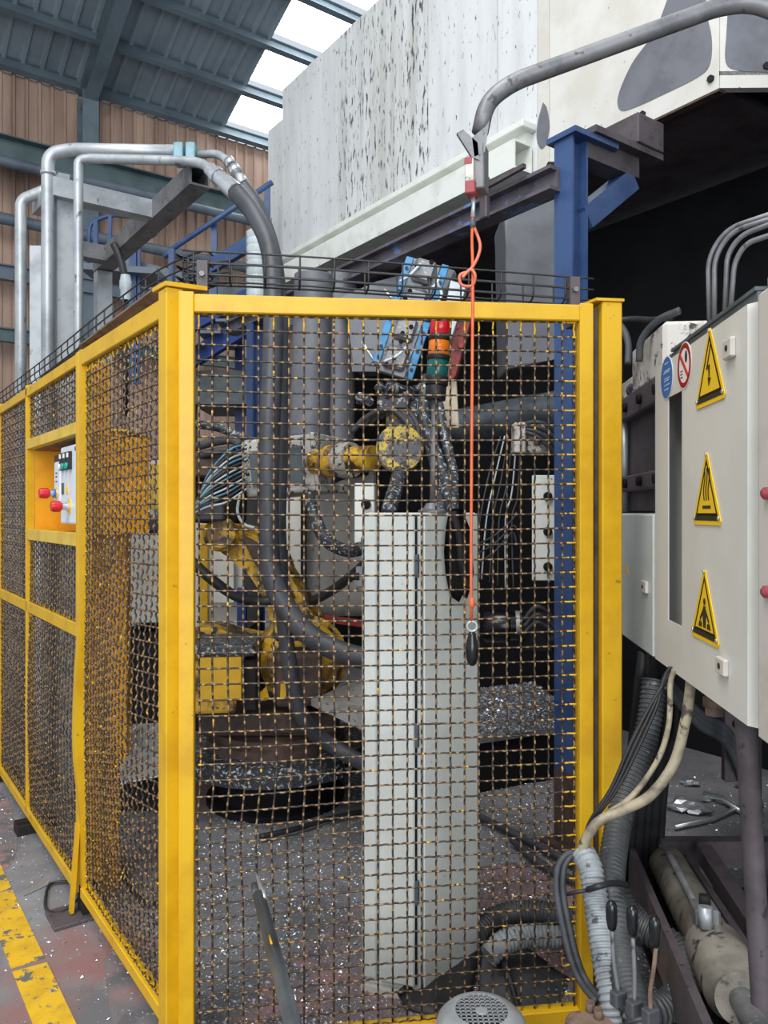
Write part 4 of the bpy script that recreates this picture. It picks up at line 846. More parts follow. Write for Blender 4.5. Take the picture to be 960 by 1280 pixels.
for j in range(len(rows)-1):
    for i in range(5): bm.faces.new((g[j*6+i], g[j*6+i+1], g[j*6+6+i+1], g[j*6+6+i]))
bmesh.ops.solidify(bm, geom=list(bm.faces), thickness=.012); mk('cloth', bm, 'soot_brown', rg, smooth='all')
mk('fold', tube(spl([p(566, 640, 2.38), p(574, 670, 2.37), p(577, 705, 2.37), p(584, 735, 2.38)], 6), .011, 8), 'soot_brown', rg, smooth='all')
# ------------------------------------------------------------------ electrical cabinets on the right
Q1 = V(.727, 1.5, 0); Q2 = V(.794, 2.23, 0); CG = (Q2-Q1).normalized(); CN = V(-CG.y, CG.x, 0)
def cab(s, z, n=0.0): return Q1+CG*s+CN*n+Z*z
wc = thing('warning_cabinet', cab(.4, 1.066, -.12), 'cream electrical cabinet with warning triangles on its door', 'cabinet')
bm = nb(); S0, S1, Z0, Z1 = .042, .762, 1.066, 1.922; a0, a1, y0, y1 = .492, .622, 1.203, 1.815
out = [(S0, Z0), (S1, Z0), (S1, Z1), (S0, Z1)]; inn = [(a0, y0), (a1, y0), (a1, y1), (a0, y1)]
def ringv(q, n): return [bm.verts.new(cab(s, z, n)) for s, z in q]
oi, ii, ob, ib = ringv([(S0+.003, Z0+.004), (S1-.004, Z0+.004), (S1-.004, Z1-.004), (S0+.003, Z1-.004)], .0), ringv(inn, 0), ringv(out, -.02), ringv(inn, -.003)
for i in range(4):
    j = (i+1) % 4
    bm.faces.new((oi[i], oi[j], ii[j], ii[i])); bm.faces.new((ob[i], ob[j], oi[j], oi[i])); bm.faces.new((ii[i], ii[j], ib[j], ib[i])); bm.faces.new((ob[j], ob[i], ib[i], ib[j]))
door = mk('door', bm, 'cabinet_cream', wc)
bm = nb(); D = .26
cbox(cab(S0, Z0, -D), CG*(S1-S0), CN*.01, Z*(Z1-Z0), bm); cbox(cab(S0, Z0, -D), CG*.01, CN*(D-.022), Z*(Z1-Z0), bm); cbox(cab(S1-.01, Z0, -D), CG*.01, CN*(D-.022), Z*(Z1-Z0), bm)
cbox(cab(S0, Z0, -D), CG*(S1-S0), CN*(D-.022), Z*.01, bm); cbox(cab(S0, Z1-.01, -D), CG*(S1-S0), CN*(D-.022), Z*.01, bm)
mk('body', bm, 'cabinet_cream', wc)
sp2 = mk('slot_plate', cbox(cab(a0-.02, y0-.02, -.05), CG*(a1-a0+.04), CN*.006, Z*(y1-y0+.04)), 'slot_grey', wc, label='grey plate behind the slot')
for s_, z_, r_ in ((.60, 1.345, .016), (.585, 1.53, .014), (.60, 1.49, .012), (.555, 1.555, .018), (.545, 1.66, .012), (.60, 1.69, .014)):
    mk('hole', cyl(cab(s_, z_, -.0445), cab(s_, z_, -.042), r_, 14), 'black_and_shade', sp2)
mk('orange_tag', prism([cab(.495, 1.72, -.02), cab(.495, 1.69, -.02), cab(.545, 1.705, -.03)], CG*.004), 'orange_tape', sp2)
mk('lock', cbox(cab(.105, 1.826, 0), CG*.052, CN*.012, Z*.042), 'cabinet_aged', door, bev=.003)
mk('lock', cbox(cab(.148, 1.145, 0), CG*.055, CN*.012, Z*.037), 'cabinet_aged', door, bev=.003)
for s_, z_ in ((.131, 1.848), (.176, 1.164)): mk('keyhole', cyl(cab(s_, z_, .011), cab(s_, z_, .0135), .007, 10), 'black', door)
def tri(cs, cz, side):
    h = side*.866; return [cab(cs+side/2, cz, 0), cab(cs-side/2, cz, 0), cab(cs, cz+h, 0)]
def rtri(cs, cz, side, n, m=.07):                   # triangle with clipped corners
    a = tri(cs, cz, side); o = []
    for i in range(3):
        q = a[i]; pr = a[i-1]; nx = a[(i+1) % 3]; o += [q+(pr-q)*m+CN*n, q+(nx-q)*m+CN*n]
    return o
def warning(cs, cz, side, label, fig):
    t = thing('warning_sign', cab(cs, cz, .001), label, 'sign', 'yellow warning triangles on the cabinet')
    mk('plate', prism(rtri(cs, cz, side, .0008, .05), CN*.002), 'sign_yellow', t)
    b = nb(); A3 = [v+CN*.003 for v in tri(cs, cz+.020, side-.048)]; c_ = sum(A3, V(0, 0, 0))/3; B3 = [c_+(v-c_)*.84 for v in A3]
    va = [b.verts.new(v) for v in A3]; vb = [b.verts.new(v) for v in B3]
    for i in range(3): b.faces.new((va[i], va[(i+1) % 3], vb[(i+1) % 3], vb[i]))
    bmesh.ops.solidify(b, geom=list(b.faces), thickness=.0006); mk('border', b, 'print_black', t)
    mk('text_bar', cbox(cab(cs-side*.40, cz+.010, .003), CG*side*.80, CN*.0006, Z*.011), 'print_black', t)
    for q in ((cs-side*.42, cz+.016), (cs+side*.42, cz+.016), (cs, cz+side*.80)): mk('rivet', cyl(cab(*q, .003), cab(*q, .006), .005, 8), 'steel_bright', t)
    fig(t)
def pg(t, nm, pts): mk(nm, prism([cab(s, z, .0032) for s, z in pts], CN*.0006), 'print_black', t)
def fig_bolt(t):
    s, z = .268, 1.79
    pg(t, 'lightning', [(s-.006, z+.095), (s-.012, z+.095), (s+.010, z+.048), (s-.004, z+.050), (s-.002, z+.018), (s-.012, z+.018), (s+.004, z), (s+.010, z+.022), (s+.004, z+.020), (s+.006, z+.042), (s+.022, z+.040)])
def fig_heat(t):
    s0, z = .287, 1.505
    for k in (-1, 0, 1):
        L_ = [(s0+k*.016+.005*math.sin(i/10*6.0), z+.022+.075*i/10) for i in range(11)]
        pg(t, 'heat_wave', [(s-.0028, z_) for s, z_ in L_]+[(s+.0028, z_) for s, z_ in L_[::-1]])
    pg(t, 'hot_bar', [(s0-.028, z+.003), (s0+.028, z+.003), (s0+.028, z+.010), (s0-.028, z+.010)])
def fig_crush(t):
    s, z = .302, 1.228
    pg(t, 'figure_body', [(s-.006, z+.052), (s+.006, z+.052), (s+.012, z+.03), (s+.008, z), (s+.002, z), (s, z+.02), (s-.002, z), (s-.008, z), (s-.012, z+.03)])
    pg(t, 'figure_head', [(s+.008*math.cos(a), z+.062+.008*math.sin(a)) for a in [k*math.pi/5 for k in range(10)]])
    pg(t, 'figure_arm', [(s+.008, z+.046), (s+.034, z+.02), (s+.030, z+.014), (s+.008, z+.034)]); pg(t, 'figure_arm', [(s-.008, z+.046), (s-.034, z+.02), (s-.030, z+.014), (s-.008, z+.034)])
    for k in (-1, 1): pg(t, 'crush_block', [(s+k*.018, z), (s+k*.044, z), (s+k*.036, z+.014), (s+k*.020, z+.012)])
warning(.268, 1.748, .212, 'yellow triangle sign with a lightning bolt, topmost on the cabinet door', fig_bolt)
warning(.290, 1.470, .205, 'yellow triangle sign with three heat waves, the middle one on the door', fig_heat)
warning(.304, 1.196, .205, 'yellow triangle sign with a person between crushing parts, lowest on the door', fig_crush)
def disc(cs, cz, r, n0, n1, m, par, nm, s2=1.0): return mk(nm, prism([cab(cs+r*math.cos(a)*s2, cz+r*math.sin(a), n0) for a in [2*math.pi*k/28 for k in range(28)]], CN*(n1-n0)), m, par)
bs = thing('mandatory_sign', cab(.63, 1.81, .001), 'round blue sign with pale lines on the cabinet door', 'sign')
disc(.63, 1.872, .060, .0006, .0016, 'sign_white', bs, 'rim'); disc(.63, 1.872, .057, .0016, .0024, 'sign_blue', bs, 'face')
for k, (dz, w_) in enumerate(((.038, .016), (.018, .036), (.013, .030), (-.004, .030), (-.010, .022), (-.022, .030), (-.034, .020))):
    mk('printed_line', cbox(cab(.63-w_, 1.872+dz, .0024), CG*2*w_*(.8 if k % 2 else 1), CN*.0005, Z*.0028), 'print_light', bs)
ps = thing('prohibition_sign', cab(.467, 1.815, .001), 'round white sign with a red ring and slash on the cabinet door', 'sign')
disc(.467, 1.875, .060, .0006, .0016, 'sign_white', ps, 'face')
b = nb(); ri = [2*math.pi*k/32 for k in range(32)]
va = [b.verts.new(cab(.467+.057*math.cos(a), 1.875+.057*math.sin(a), .0022)) for a in ri]; vb = [b.verts.new(cab(.467+.044*math.cos(a), 1.875+.044*math.sin(a), .0022)) for a in ri]
for i in range(32): b.faces.new((va[i], va[(i+1) % 32], vb[(i+1) % 32], vb[i]))
bmesh.ops.solidify(b, geom=list(b.faces), thickness=.0006); mk('red_ring', b, 'sign_red', ps)
mk('red_slash', prism([cab(.467+.038, 1.875+.028, .0022), cab(.467+.030, 1.875+.036, .0022), cab(.467-.038, 1.875-.028, .0022), cab(.467-.030, 1.875-.036, .0022)], CN*.0006), 'sign_red', ps)
mk('hand_mark', prism([cab(.467-.016+.010*math.cos(a), 1.875+.020+.016*math.sin(a), .0017) for a in ri[::2]], CN*.0004), 'print_black', ps)
for k in range(3): mk('wave_mark', cbox(cab(.478, 1.846+.008*k, .0017), CG*.022, CN*.0004, Z*.003), 'slate', ps)
# smaller cabinet beyond, and the neighbour at the picture edge
sc_ = thing('small_cabinet', cab(1.05, 1.068, -.1), 'smaller grey-white cabinet between the warning cabinet and the yellow post', 'cabinet')
mk('body', cbox(cab(.785, 1.068, -.24), CG*.56, CN*.222, Z*.428), 'cabinet_grey', sc_)
mk('door', cbox(cab(.785, 1.068, -.018), CG*.556, CN*.018, Z*.425), 'cabinet_grey', sc_, bev=.004)
mk('lock', cbox(cab(.835, 1.252, 0), CG*.065, CN*.01, Z*.036), 'cabinet_aged', sc_, bev=.002); mk('keyhole', cyl(cab(.868, 1.27, .009), cab(.868, 1.27, .012), .006, 10), 'black', sc_)
mk('warning_mark', prism([cab(1.145, 1.288, .0005), cab(1.105, 1.288, .0005), cab(1.125, 1.325, .0005)], CN*.001), 'sign_yellow', sc_)
nc = thing('edge_cabinet', cab(-.3, 1.0, -.1), 'aged cream cabinet with reddish bolts at the right picture edge', 'cabinet')
mk('body', cbox(cab(-.9, 1.06, -.27), CG*.892, CN*.25, Z*.865), 'cabinet_aged', nc)
mk('front', cbox(cab(-.9, 1.06, -.02), CG*.894, CN*.020, Z*.865), 'cabinet_aged', nc, bev=.006)
mk('gasket', cbox(cab(.0, 1.075, -.03), CG*.036, CN*.012, Z*.85), 'slate', nc)
for z_ in (1.535, 1.35): mk('bolt_head', lathe(cab(-.058, z_, .0), CN, [(0, .012), (.008, .0115), (.013, .006)], 14), 'red_faded', nc, smooth=True)
# top clutter of the warning cabinet: ledge, bracket and bent conduits
lg = thing('cable_duct', cab(.4, 1.93, -.1), 'grey slotted duct along the top of the warning cabinet', 'cable duct')
mk('channel', cbox(cab(.10, 1.924, -.14), CG*.66, CN*.10, Z*.035), 'slate', lg); mk('lid', cbox(cab(.10, 1.961, -.145), CG*.62, CN*.11, Z*.008), 'slate', lg)
mk('end_plate', prism([cab(.765, 1.90, -.02), cab(.80, 1.88, -.02), cab(.80, 1.93, -.05), cab(.60, 1.985, -.05), cab(.62, 1.93, -.02)], -CN*.02), 'slate', lg)
CQ = ([p(887, 405, 1.95), p(885, 322, 1.95), p(908, 286, 1.92), p(1000, 255, 1.8)], [p(893, 403, 1.93), p(893, 322, 1.93), p(914, 289, 1.9), p(1000, 262, 1.78)],
      [p(906, 395, 1.90), p(909, 318, 1.90), p(926, 294, 1.87), p(1000, 266, 1.76)], [p(913, 390, 1.88), p(918, 328, 1.88), p(932, 304, 1.85), p(1000, 282, 1.75)])
for k in range(4):
    mk('conduit', tube(arc(CQ[k], .07, 7), .0066, 8), 'galv_dark', None,
       ('outermost', 'second', 'third', 'innermost')[k]+' bent grey conduit rising over the warning cabinet', 'conduit', 'bent conduits', smooth='all')
bk = thing('conduit_bracket', cab(.06, 1.925, -.08), 'grey angled bracket at the top right of the warning cabinet', 'bracket')
mk('strut', bar(cab(.10, 1.93, -.09), cab(-.08, 2.07, -.10), .03, .035), 'galv_dark', bk); mk('foot', cbox(cab(.055, 1.923, -.10), CG*.04, CN*.04, Z*.03), 'dirty_white', bk, bev=.005)
mk('hood', prism([cab(.10, 1.985, -.06), cab(.03, 2.02, -.06), cab(.03, 1.97, -.06), cab(.10, 1.95, -.06)], -CN*.05), 'galv_dark', bk)
# brown machine head with bolted flanges, and dirty white block with hoses
mb = thing('bolted_machine', cab(1.15, 1.5, -.2), 'brown bolted machine block above the small cabinet', 'machine')
mk('core', cbox(cab(.78, 1.505, -.45), CG*.70, CN*.38, Z*.37), 'brown_steel', mb)
mk('top_flange', cbox(cab(.77, 1.835, -.45), CG*.74, CN*.42, Z*.085), 'brown_steel', mb, bev=.006)
mk('bottom_flange', cbox(cab(.77, 1.575, -.45), CG*.72, CN*.42, Z*.055), 'brown_steel', mb, bev=.005)
for s_ in (.85, 1.06, 1.27):
    mk('bolt_head', bolt(cab(s_, 1.875, -.03), CN, .016, .014), 'black_and_shade', mb); mk('bolt_head', bolt(cab(s_, 1.602, -.03), CN, .016, .014), 'black_and_shade', mb)
mk('guide_rod', cyl(cab(1.40, 1.50, -.05), cab(1.40, 1.9, -.05), .014, 12), 'galv', mb)
mk('guide_nut', cyl(cab(1.40, 1.86, -.05), cab(1.40, 1.89, -.05), .026, 6), 'soot_brown', mb); mk('guide_nut', cyl(cab(1.40, 1.60, -.05), cab(1.40, 1.625, -.05), .026, 6), 'soot_brown', mb)
wk = thing('hydraulic_valve', cab(1.2, 1.92, -.3), 'dirty white valve body with black hoses above the machine block', 'valve')
mk('body', cbox(cab(.86, 1.921, -.22), CG*.42, CN*.17, Z*.165), 'dirty_white', wk, bev=.012)
mk('block', cbox(cab(1.30, 1.922, -.26), CG*.22, CN*.2, Z*.08), 'dirty_white', wk, bev=.01)
for q in ((cab(1.15, 1.94, -.09), cab(.98, 1.93, -.10)), (cab(1.35, 1.95, -.07), cab(1.2, 1.925, -.09))):
    mk('fitting', cyl(q[0], q[1], .028, 10), 'galv_dark', wk); mk('fitting_nut', cyl(q[0].lerp(q[1], .3), q[0].lerp(q[1], .7), .036, 6), 'rubber_speck', wk)
cable('valve_hose', [p(799, 452, 2.52), p(802, 425, 2.5), p(822, 401, 2.45), p(850, 388, 2.4)], .012, 'rubber_dusty', 'upper dusty hose arching from the valve body', 'hose')
cable('valve_hose', [p(785, 455, 2.6), p(785, 428, 2.62), p(776, 408, 2.66), p(760, 400, 2.75)], .012, 'rubber_dusty', 'lower dusty hose bending behind the yellow post', 'hose')
cable('valve_hose', [p(762, 402, 2.85), p(790, 399, 2.8), p(815, 400, 2.7), p(840, 396, 2.55)], .012, 'rubber', 'black hose lying across the top of the valve body', 'hose')
# ------------------------------------------------------------------ below the cabinets
pl = thing('support_pole', V(.80, 1.6, 0), 'brownish round pole under the warning cabinet, at the right edge', 'pole')
a_ = p(931, 900, 1.66); mk('tube', cyl(V(.815, 1.60, .01), V(a_.x, 1.66, 1.075), .022, 16), 'brown_steel', pl, smooth=True); mk('foot', cbox(V(.76, 1.55, 0), V(.11, 0, 0), V(0, .1, 0), Z*.01), 'brown_steel', pl)
mk('top_plate', cbox(V(a_.x-.03, 1.61, 1.066), V(.06, 0, 0), V(0, .1, 0), Z*.008), 'brown_steel', pl)
names = ['leftmost', 'second', 'third', 'fourth', 'fifth', 'sixth']
for k in range(6):
    x_ = 790+k*9
    cable('drop_cable', [p(x_+14, 815, 2.45-.03*k), p(x_+10, 850, 2.45), p(x_+4+(k % 3)*3, 905, 2.5), p(x_-2, 960, 2.6), p(x_-10, 1060, 2.7), V(p(x_-12, 1100, 2.75).x, 2.75, .016)], .014 if k % 2 else .018, 'rubber', names[k]+' black cable dropping under the small cabinet', 'cable', group='cables under the small cabinet')
hz = [p(818, 850, 2.35), p(812, 900, 2.32), p(798, 950, 2.3), p(780, 1000, 2.25), p(768, 1060, 2.15), p(764, 1110, 2.05), p(772, 1160, 1.95), p(780, 1215, 1.85), p(795, 1262, 1.75), p(806, 1300, 1.70)]
mk('corrugated_hose', corr(hz, .038, .014), 'hose_dark', None, 'thick dark corrugated hose running down from under the cabinets', 'hose', smooth=True)
hz = [p(730, 1068, 2.06), p(738, 1085, 2.02), p(744, 1120, 1.98), p(750, 1160, 1.93), p(757, 1205, 1.88), p(766, 1250, 1.83), p(774, 1295, 1.8)]
mk('corrugated_hose', corr(hz, .033, .0135), 'hose_grey', None, 'pale grey corrugated hose in front of the right fence post', 'hose', smooth=True)
hz = [p(772, 1120, 2.15), p(790, 1150, 2.1), p(826, 1172, 2.05), p(852, 1195, 2.0), p(856, 1230, 1.92), p(836, 1258, 1.86), p(808, 1268, 1.82), p(780, 1262, 1.85)]
mk('corrugated_hose', corr(hz, .040, .014), 'hose_dark', None, 'dark corrugated hose looping on the floor behind the levers', 'hose', smooth=True)
hz = [p(840, 1192, 2.2), p(812, 1172, 2.3), p(780, 1160, 2.4), p(735, 1154, 2.5), p(690, 1142, 2.58), p(650, 1140, 2.62), p(618, 1148, 2.62), p(596, 1166, 2.55)]
mk('corrugated_hose', corr(hz, .038, .014), 'hose_dark', None, 'upper dark corrugated hose lying behind the mesh near the floor', 'hose', smooth=True)
hz = [p(790, 1186, 2.35), p(740, 1178, 2.45), p(700, 1172, 2.48), p(660, 1170, 2.48), p(630, 1178, 2.45), p(610, 1196, 2.42)]
mk('corrugated_hose', corr(hz, .036, .014), 'hose_grey', None, 'lower grey corrugated hose lying behind the mesh near the floor', 'hose', smooth=True)
tie = thing('cable_tie', p(760, 1108, 2.0), 'black cable tie round the two corrugated hoses', 'cable tie')
mk('band', tube(spl([p(735, 1112, 1.96), p(748, 1108, 1.93), p(766, 1104, 1.96), p(784, 1106, 2.02)], 5), .008, 6), 'rubber', tie, smooth='all'); mk('tail', tube([p(736, 1112, 1.96), p(708, 1118, 1.98)], .005, 6), 'rubber', tie)
cable('pale_cable', [V(.80, 2.0, 1.075), p(862, 868, 2.0), p(856, 905, 2.0), p(842, 955, 2.0), p(812, 995, 2.0), p(775, 1014, 2.02), p(745, 1030, 2.03), p(728, 1062, 2.05), p(732, 1085, 2.05)], .0135, 'cable_beige', 'thick worn beige cable curving from the cabinet to the corrugated hose', n=12)
cable('pale_cable', [V(.775, 2.05, 1.08), p(838, 856, 2.05), p(836, 905, 2.02), p(822, 950, 2.02), p(790, 995, 2.02), p(752, 1022, 2.04), p(732, 1048, 2.06), p(728, 1075, 2.06)], .0075, 'cable_beige', 'thinner beige cable beside the thick worn one')
for k in range(3):
    cable('black_lead', [V(.775+.004*k, 2.08, 1.08), p(830+2*k, 848, 2.08), p(822-4*k, 880, 2.06), p(800-6*k, 930, 2.05), p(772-4*k, 985, 2.05), p(740-2*k, 1030, 2.06), p(726+k, 1068, 2.07)], .0048, 'rubber', ('lowest', 'middle', 'uppermost')[k]+' thin black lead curving from the cabinet to the hose end', 'cable', 6, group='thin black leads')
for k, (dx, lb) in enumerate(((0, 'outer'), (8, 'inner'))):
    cable('looped_cable', [p(728, 1072, 2.06), p(712+dx, 1066, 2.06), p(698+dx, 1082, 2.05), p(696+dx, 1115, 2.03), p(704+dx, 1160, 2.0), p(714+dx, 1200, 1.97), p(726+dx, 1228, 1.94), p(745+dx, 1252, 1.86)], .0085, 'rubber_dusty', lb+' black cable of the pair looping before the right post')
for k in range(3):
    cable('tray_lead', [p(832, 848+4*k, 2.3), p(850, 868+6*k, 2.35), p(878, 895+7*k, 2.4), p(910, 915+8*k, 2.45), p(934, 965+12*k, 2.5), p(950, 1010+10*k, 2.5)], .014, 'rubber_dusty', ('upper', 'middle', 'lower')[k]+' dusty cable slanting under the warning cabinet', group='slanting cables under the cabinet')
gk = thing('cable_gland', V(.82, 1.95, 1.03), 'brown conduit stub under the warning cabinet', 'conduit')
mk('stub', cyl(V(.83, 1.93, 1.066), V(.83, 1.93, .99), .022, 14), 'rust_plate', gk, smooth=True); mk('nut', cyl(V(.83, 1.93, 1.035), V(.83, 1.93, 1.01), .027, 6), 'rust_plate', gk)
pb = thing('perforated_bracket', V(1.08, 2.45, .6), 'dark perforated steel bracket behind the support pole', 'bracket')
mk('plate', cbox(V(1.11, 2.5, .62), V(.09, .01, 0), V(0, .03, 0), Z*.26), 'brown_steel', pb, bev=.003)
mk('leg', cbox(V(1.2, 2.5, 0), V(.03, 0, 0), V(0, .03, 0), Z*.88), 'soot_brown', pb)
for k in range(2): mk('hole', cyl(V(1.15, 2.506, .69+.12*k), V(1.15, 2.50, .69+.12*k), .016, 12), 'black_and_shade', pb)
# hydraulic cylinder on its channel frame
ha, hb = p(834, 1080, 2.68), p(925, 1245, 1.72); hd = (hb-ha).normalized(); HL = (hb-ha).length
cy = thing('hydraulic_cylinder', ha, 'long grimy hydraulic cylinder lying in a steel channel, bottom right', 'hydraulic cylinder')
mk('barrel', lathe(ha, hd, [(0, .05), (.01, .062), (HL*.70, .062), (HL*.70+.01, .066), (HL*.72, .066)], 28), 'cyl_grime', cy, smooth=True)
mk('gland', lathe(ha+hd*HL*.72, hd, [(0, .066), (.02, .073), (HL*.25, .073), (HL*.27, .060), (HL*.30, .058)], 28), 'cyl_grime', cy, smooth=True)
mk('rod', cyl(ha+hd*HL*1.0, ha+hd*(HL*1.0+.25), .028, 18), 'steel_plate', cy, smooth=True)
up_ = (Z-hd*hd.z).normalized(); sd = hd.cross(up_)
mk('side_pipe', tube(arc([ha+up_*.05-sd*-.02+hd*.0, ha+up_*.085+sd*.02+hd*.02, ha+up_*.085+sd*.03+hd*HL*.66], .03, 4), .010, 10), 'galv_dark', cy, smooth='all')
mk('port_block', obox(nb(), ha+hd*HL*.74+up_*.085+sd*.02, hd*.045, sd*.03, up_*.022), 'galv_dark', cy, bev=.006)
mk('port_fitting', cyl(ha+hd*HL*.80+up_*.07+sd*.03, ha+hd*HL*.80+up_*.12+sd*.03, .018, 6), 'galv', cy); mk('port_cap', cyl(ha+hd*HL*.74+up_*.107+sd*.02, ha+hd*HL*.74+up_*.13+sd*.02, .014, 12), 'soot_brown', cy)
mk('bracket', bar(ha+hd*HL*.62-up_*.04-sd*.07, ha+hd*HL*.62-up_*.30-sd*.07, .03, .05, up=hd), 'rust_plate', cy)
fr = thing('cylinder_cradle', V(1.1, 2.6, 0), 'dark steel channel frame around the hydraulic cylinder', 'frame')
e0 = ha-hd*.06; 
mk('front_channel', bar(e0-sd*.085-up_*.05, hb-sd*.085-up_*.05+hd*.3, .02, .12, up=up_), 'brown_steel', fr)
mk('floor_plate', bar(e0-up_*.115+sd*.02, hb-up_*.115+sd*.02+hd*.3, .24, .012, up=up_), 'soot_brown', fr)
mk('rear_channel', bar(e0+sd*.12-up_*.02, hb+sd*.12-up_*.02+hd*.3, .02, .14, up=up_), 'brown_steel', fr)
mk('cross_channel', cbox(p(803, 1052, 2.85)-Z*.10, V(.62, 0, 0), V(0, .05, 0), Z*.1), 'brown_steel', fr)
mk('end_leg', cbox(V(p(804, 1060, 2.82).x, 2.82, 0), V(.05, 0, 0), V(0, .06, 0), Z*.24), 'black_and_shade', fr)
mk('end_leg', cbox(V(1.5, 2.82, 0), V(.05, 0, 0), V(0, .06, 0), Z*.24), 'black_and_shade', fr)
mk('side_channel', bar(p(880, 1066, 2.75), p(955, 1180, 2.2), .05, .06), 'brown_steel', fr); mk('near_leg', cbox(V(.66, 1.95, 0), V(.05, 0, 0), V(0, .06, 0), Z*.2), 'black_and_shade', fr)
mk('deck_plate', cbox(V(1.0, 2.1, .12), V(.6, 0, 0), V(0, .7, 0), Z*.012), 'soot_brown', fr)
ln = mk('flat_bar', bar(p(778, 1115, 2.35), p(830, 1180, 2.05), .035, .012), 'steel_plate', None, 'flat steel bar lying against the hose behind the levers', 'bar', bev=.002)
# hydraulic unit just under the picture edge: lever valve, motor and pump handle stand on it
tk = thing('hydraulic_tank', V(.1, 1.3, 0), 'grey hydraulic tank under the lever valve and motor', 'tank')
mk('tank', cbox(V(-.35, .75, 0), V(.95, 0, 0), V(0, .95, 0), Z*.29), 'galv_dark', tk, bev=.008); mk('lid', cbox(V(-.36, .74, .29), V(.97, 0, 0), V(0, .97, 0), Z*.012), 'galv_dark', tk)
vb_ = thing('lever_valve', p(760, 1275, 1.56), 'rusty valve block with three black-knobbed levers, bottom right', 'valve')
vx = (p(826, 1292, 1.42)-p(725, 1256, 1.62)).normalized(); vx.z = 0; vx.normalize(); vy = V(-vx.y, vx.x, 0)
vo = V(p(728, 1262, 1.60).x, 1.60, .302); VT = p(728, 1262, 1.60).z
mk('block', cbox(vo-vy*.05, vx*.24, vy*.085, Z*(VT-.302)), 'rust_plate', vb_, bev=.006)
mk('name_plate', cbox(vo-vy*.045+vx*.06+Z*(VT-.302), vx*.10, vy*.022, Z*.002), 'board', vb_)
mk('end_cap', lathe(vo+Z*(VT-.335)-vy*.01, -vx, [(-.005, .026), (.012, .026), (.022, .018)], 16), 'rust_plate', vb_, smooth=True)
for q in (.01, .035): mk('bolt_head', cyl(vo+vx*q+vy*.012+Z*(VT-.304), vo+vx*q+vy*.012+Z*(VT-.284), .010, 8), 'rust_plate', vb_)
for k, (kx, ky, pts) in enumerate(((764, 1145, ((765, 1162), (767, 1200), (773, 1240))), (790, 1152, ((791, 1172), (793, 1215), (793, 1252))), (818, 1166, ((820, 1184), (817, 1212), (813, 1238), (813, 1262))))):
    d_ = 1.60-.035*k
    lv = mk('lever', tube(spl([p(x, y, d_) for x, y in pts], 6), .0045, 8), 'galv_dark' if k < 2 else 'rust_plate', vb_, smooth='all')
    mk('knob', lathe(p(kx+1, ky+18, d_), (p(kx, ky-20, d_)-p(kx+1, ky+20, d_)), [(0, .005), (.004, .0085), (.02, .0115), (.04, .012), (.055, .0105), (.061, .006), (.063, .001)], 16), 'black_gloss', lv, smooth='all')
    e_ = p(*pts[-1], d_); mk('yoke', obox(nb(), e_-Z*.012, vx*.011, vy*.016, Z*.016), 'rubber_dusty', lv, bev=.003)
MC = V(p(602, 1262, 1.62).x, 1.62, 0); MZ = p(602, 1262, 1.62).z
mo = thing('pump_motor', V(MC.x, MC.y, .302), 'grey electric motor with a round fan grille, bottom centre', 'motor')
mk('body', cyl(MC+Z*.302, MC+Z*(MZ-.06), .092, 32), 'rubber_dusty', mo, smooth=True)
cv = mk('fan_cover', lathe(MC+Z*(MZ-.075), Z, [(0, .094), (.035, .097), (.05, .093), (.062, .082), (.070, .070), (.075, .058), (.075, .055), (.02, .0545)], 40), 'galv', mo, smooth=True)
mk('fan_well', cyl(MC+Z*(MZ-.05), MC+Z*(MZ-.04), .054, 32), 'black', mo)
for k in range(-5, 6):
    o_ = k*.0112; h_ = math.sqrt(max(0, .056**2-o_**2))
    if h_ < .006: continue
    mk('grille_bar', obox(nb(), MC+Z*(MZ-.003)+V(o_, 0, 0), V(.0015, 0, 0), V(0, h_, 0), Z*.001), 'galv', cv); mk('grille_bar', obox(nb(), MC+Z*(MZ-.003)+V(0, o_, 0), V(h_, 0, 0), V(0, .0015, 0), Z*.001), 'galv', cv)
mk('grille_hub', cyl(MC+Z*(MZ-.004), MC+Z*(MZ-.001), .012, 16), 'galv', cv)
ph = thing('steel_tube', V(-.1, 1.0, .302), 'grey steel tube with a split end sticking up before the mesh', 'tube')
ta, tb = p(321, 1110, 1.95), p(366, 1280, 1.36); td = (tb-ta).normalized()
mk('tube', tube(arc([ta+td*.05, tb, tb+td*.2, V(-.1, 1.0, .302)], .06, 5), .0155, 16), 'duct_steel', ph, smooth='all')
mk('split_end', tube([ta+td*.055-V(.006, 0, 0), ta-td*.02-V(.006, 0, 0)], [.0100, .008], 10), 'duct_steel', ph); mk('split_tongue', tube([ta+td*.09+V(.010, 0, .008), ta+td*.03+V(.009, 0, .009), ta-td*.03+V(.006, 0, .014), ta-td*.05+V(.003, 0, .02)], [.006, .007, .005, .002], 8), 'steel_bright', ph, smooth='all')
mk('yellow_mark', tube([ta+td*.30+Z*.0145+V(-.004, 0, 0), ta+td*.34+Z*.0145+V(-.004, 0, 0)], .0025, 6), 'yellow', ph)
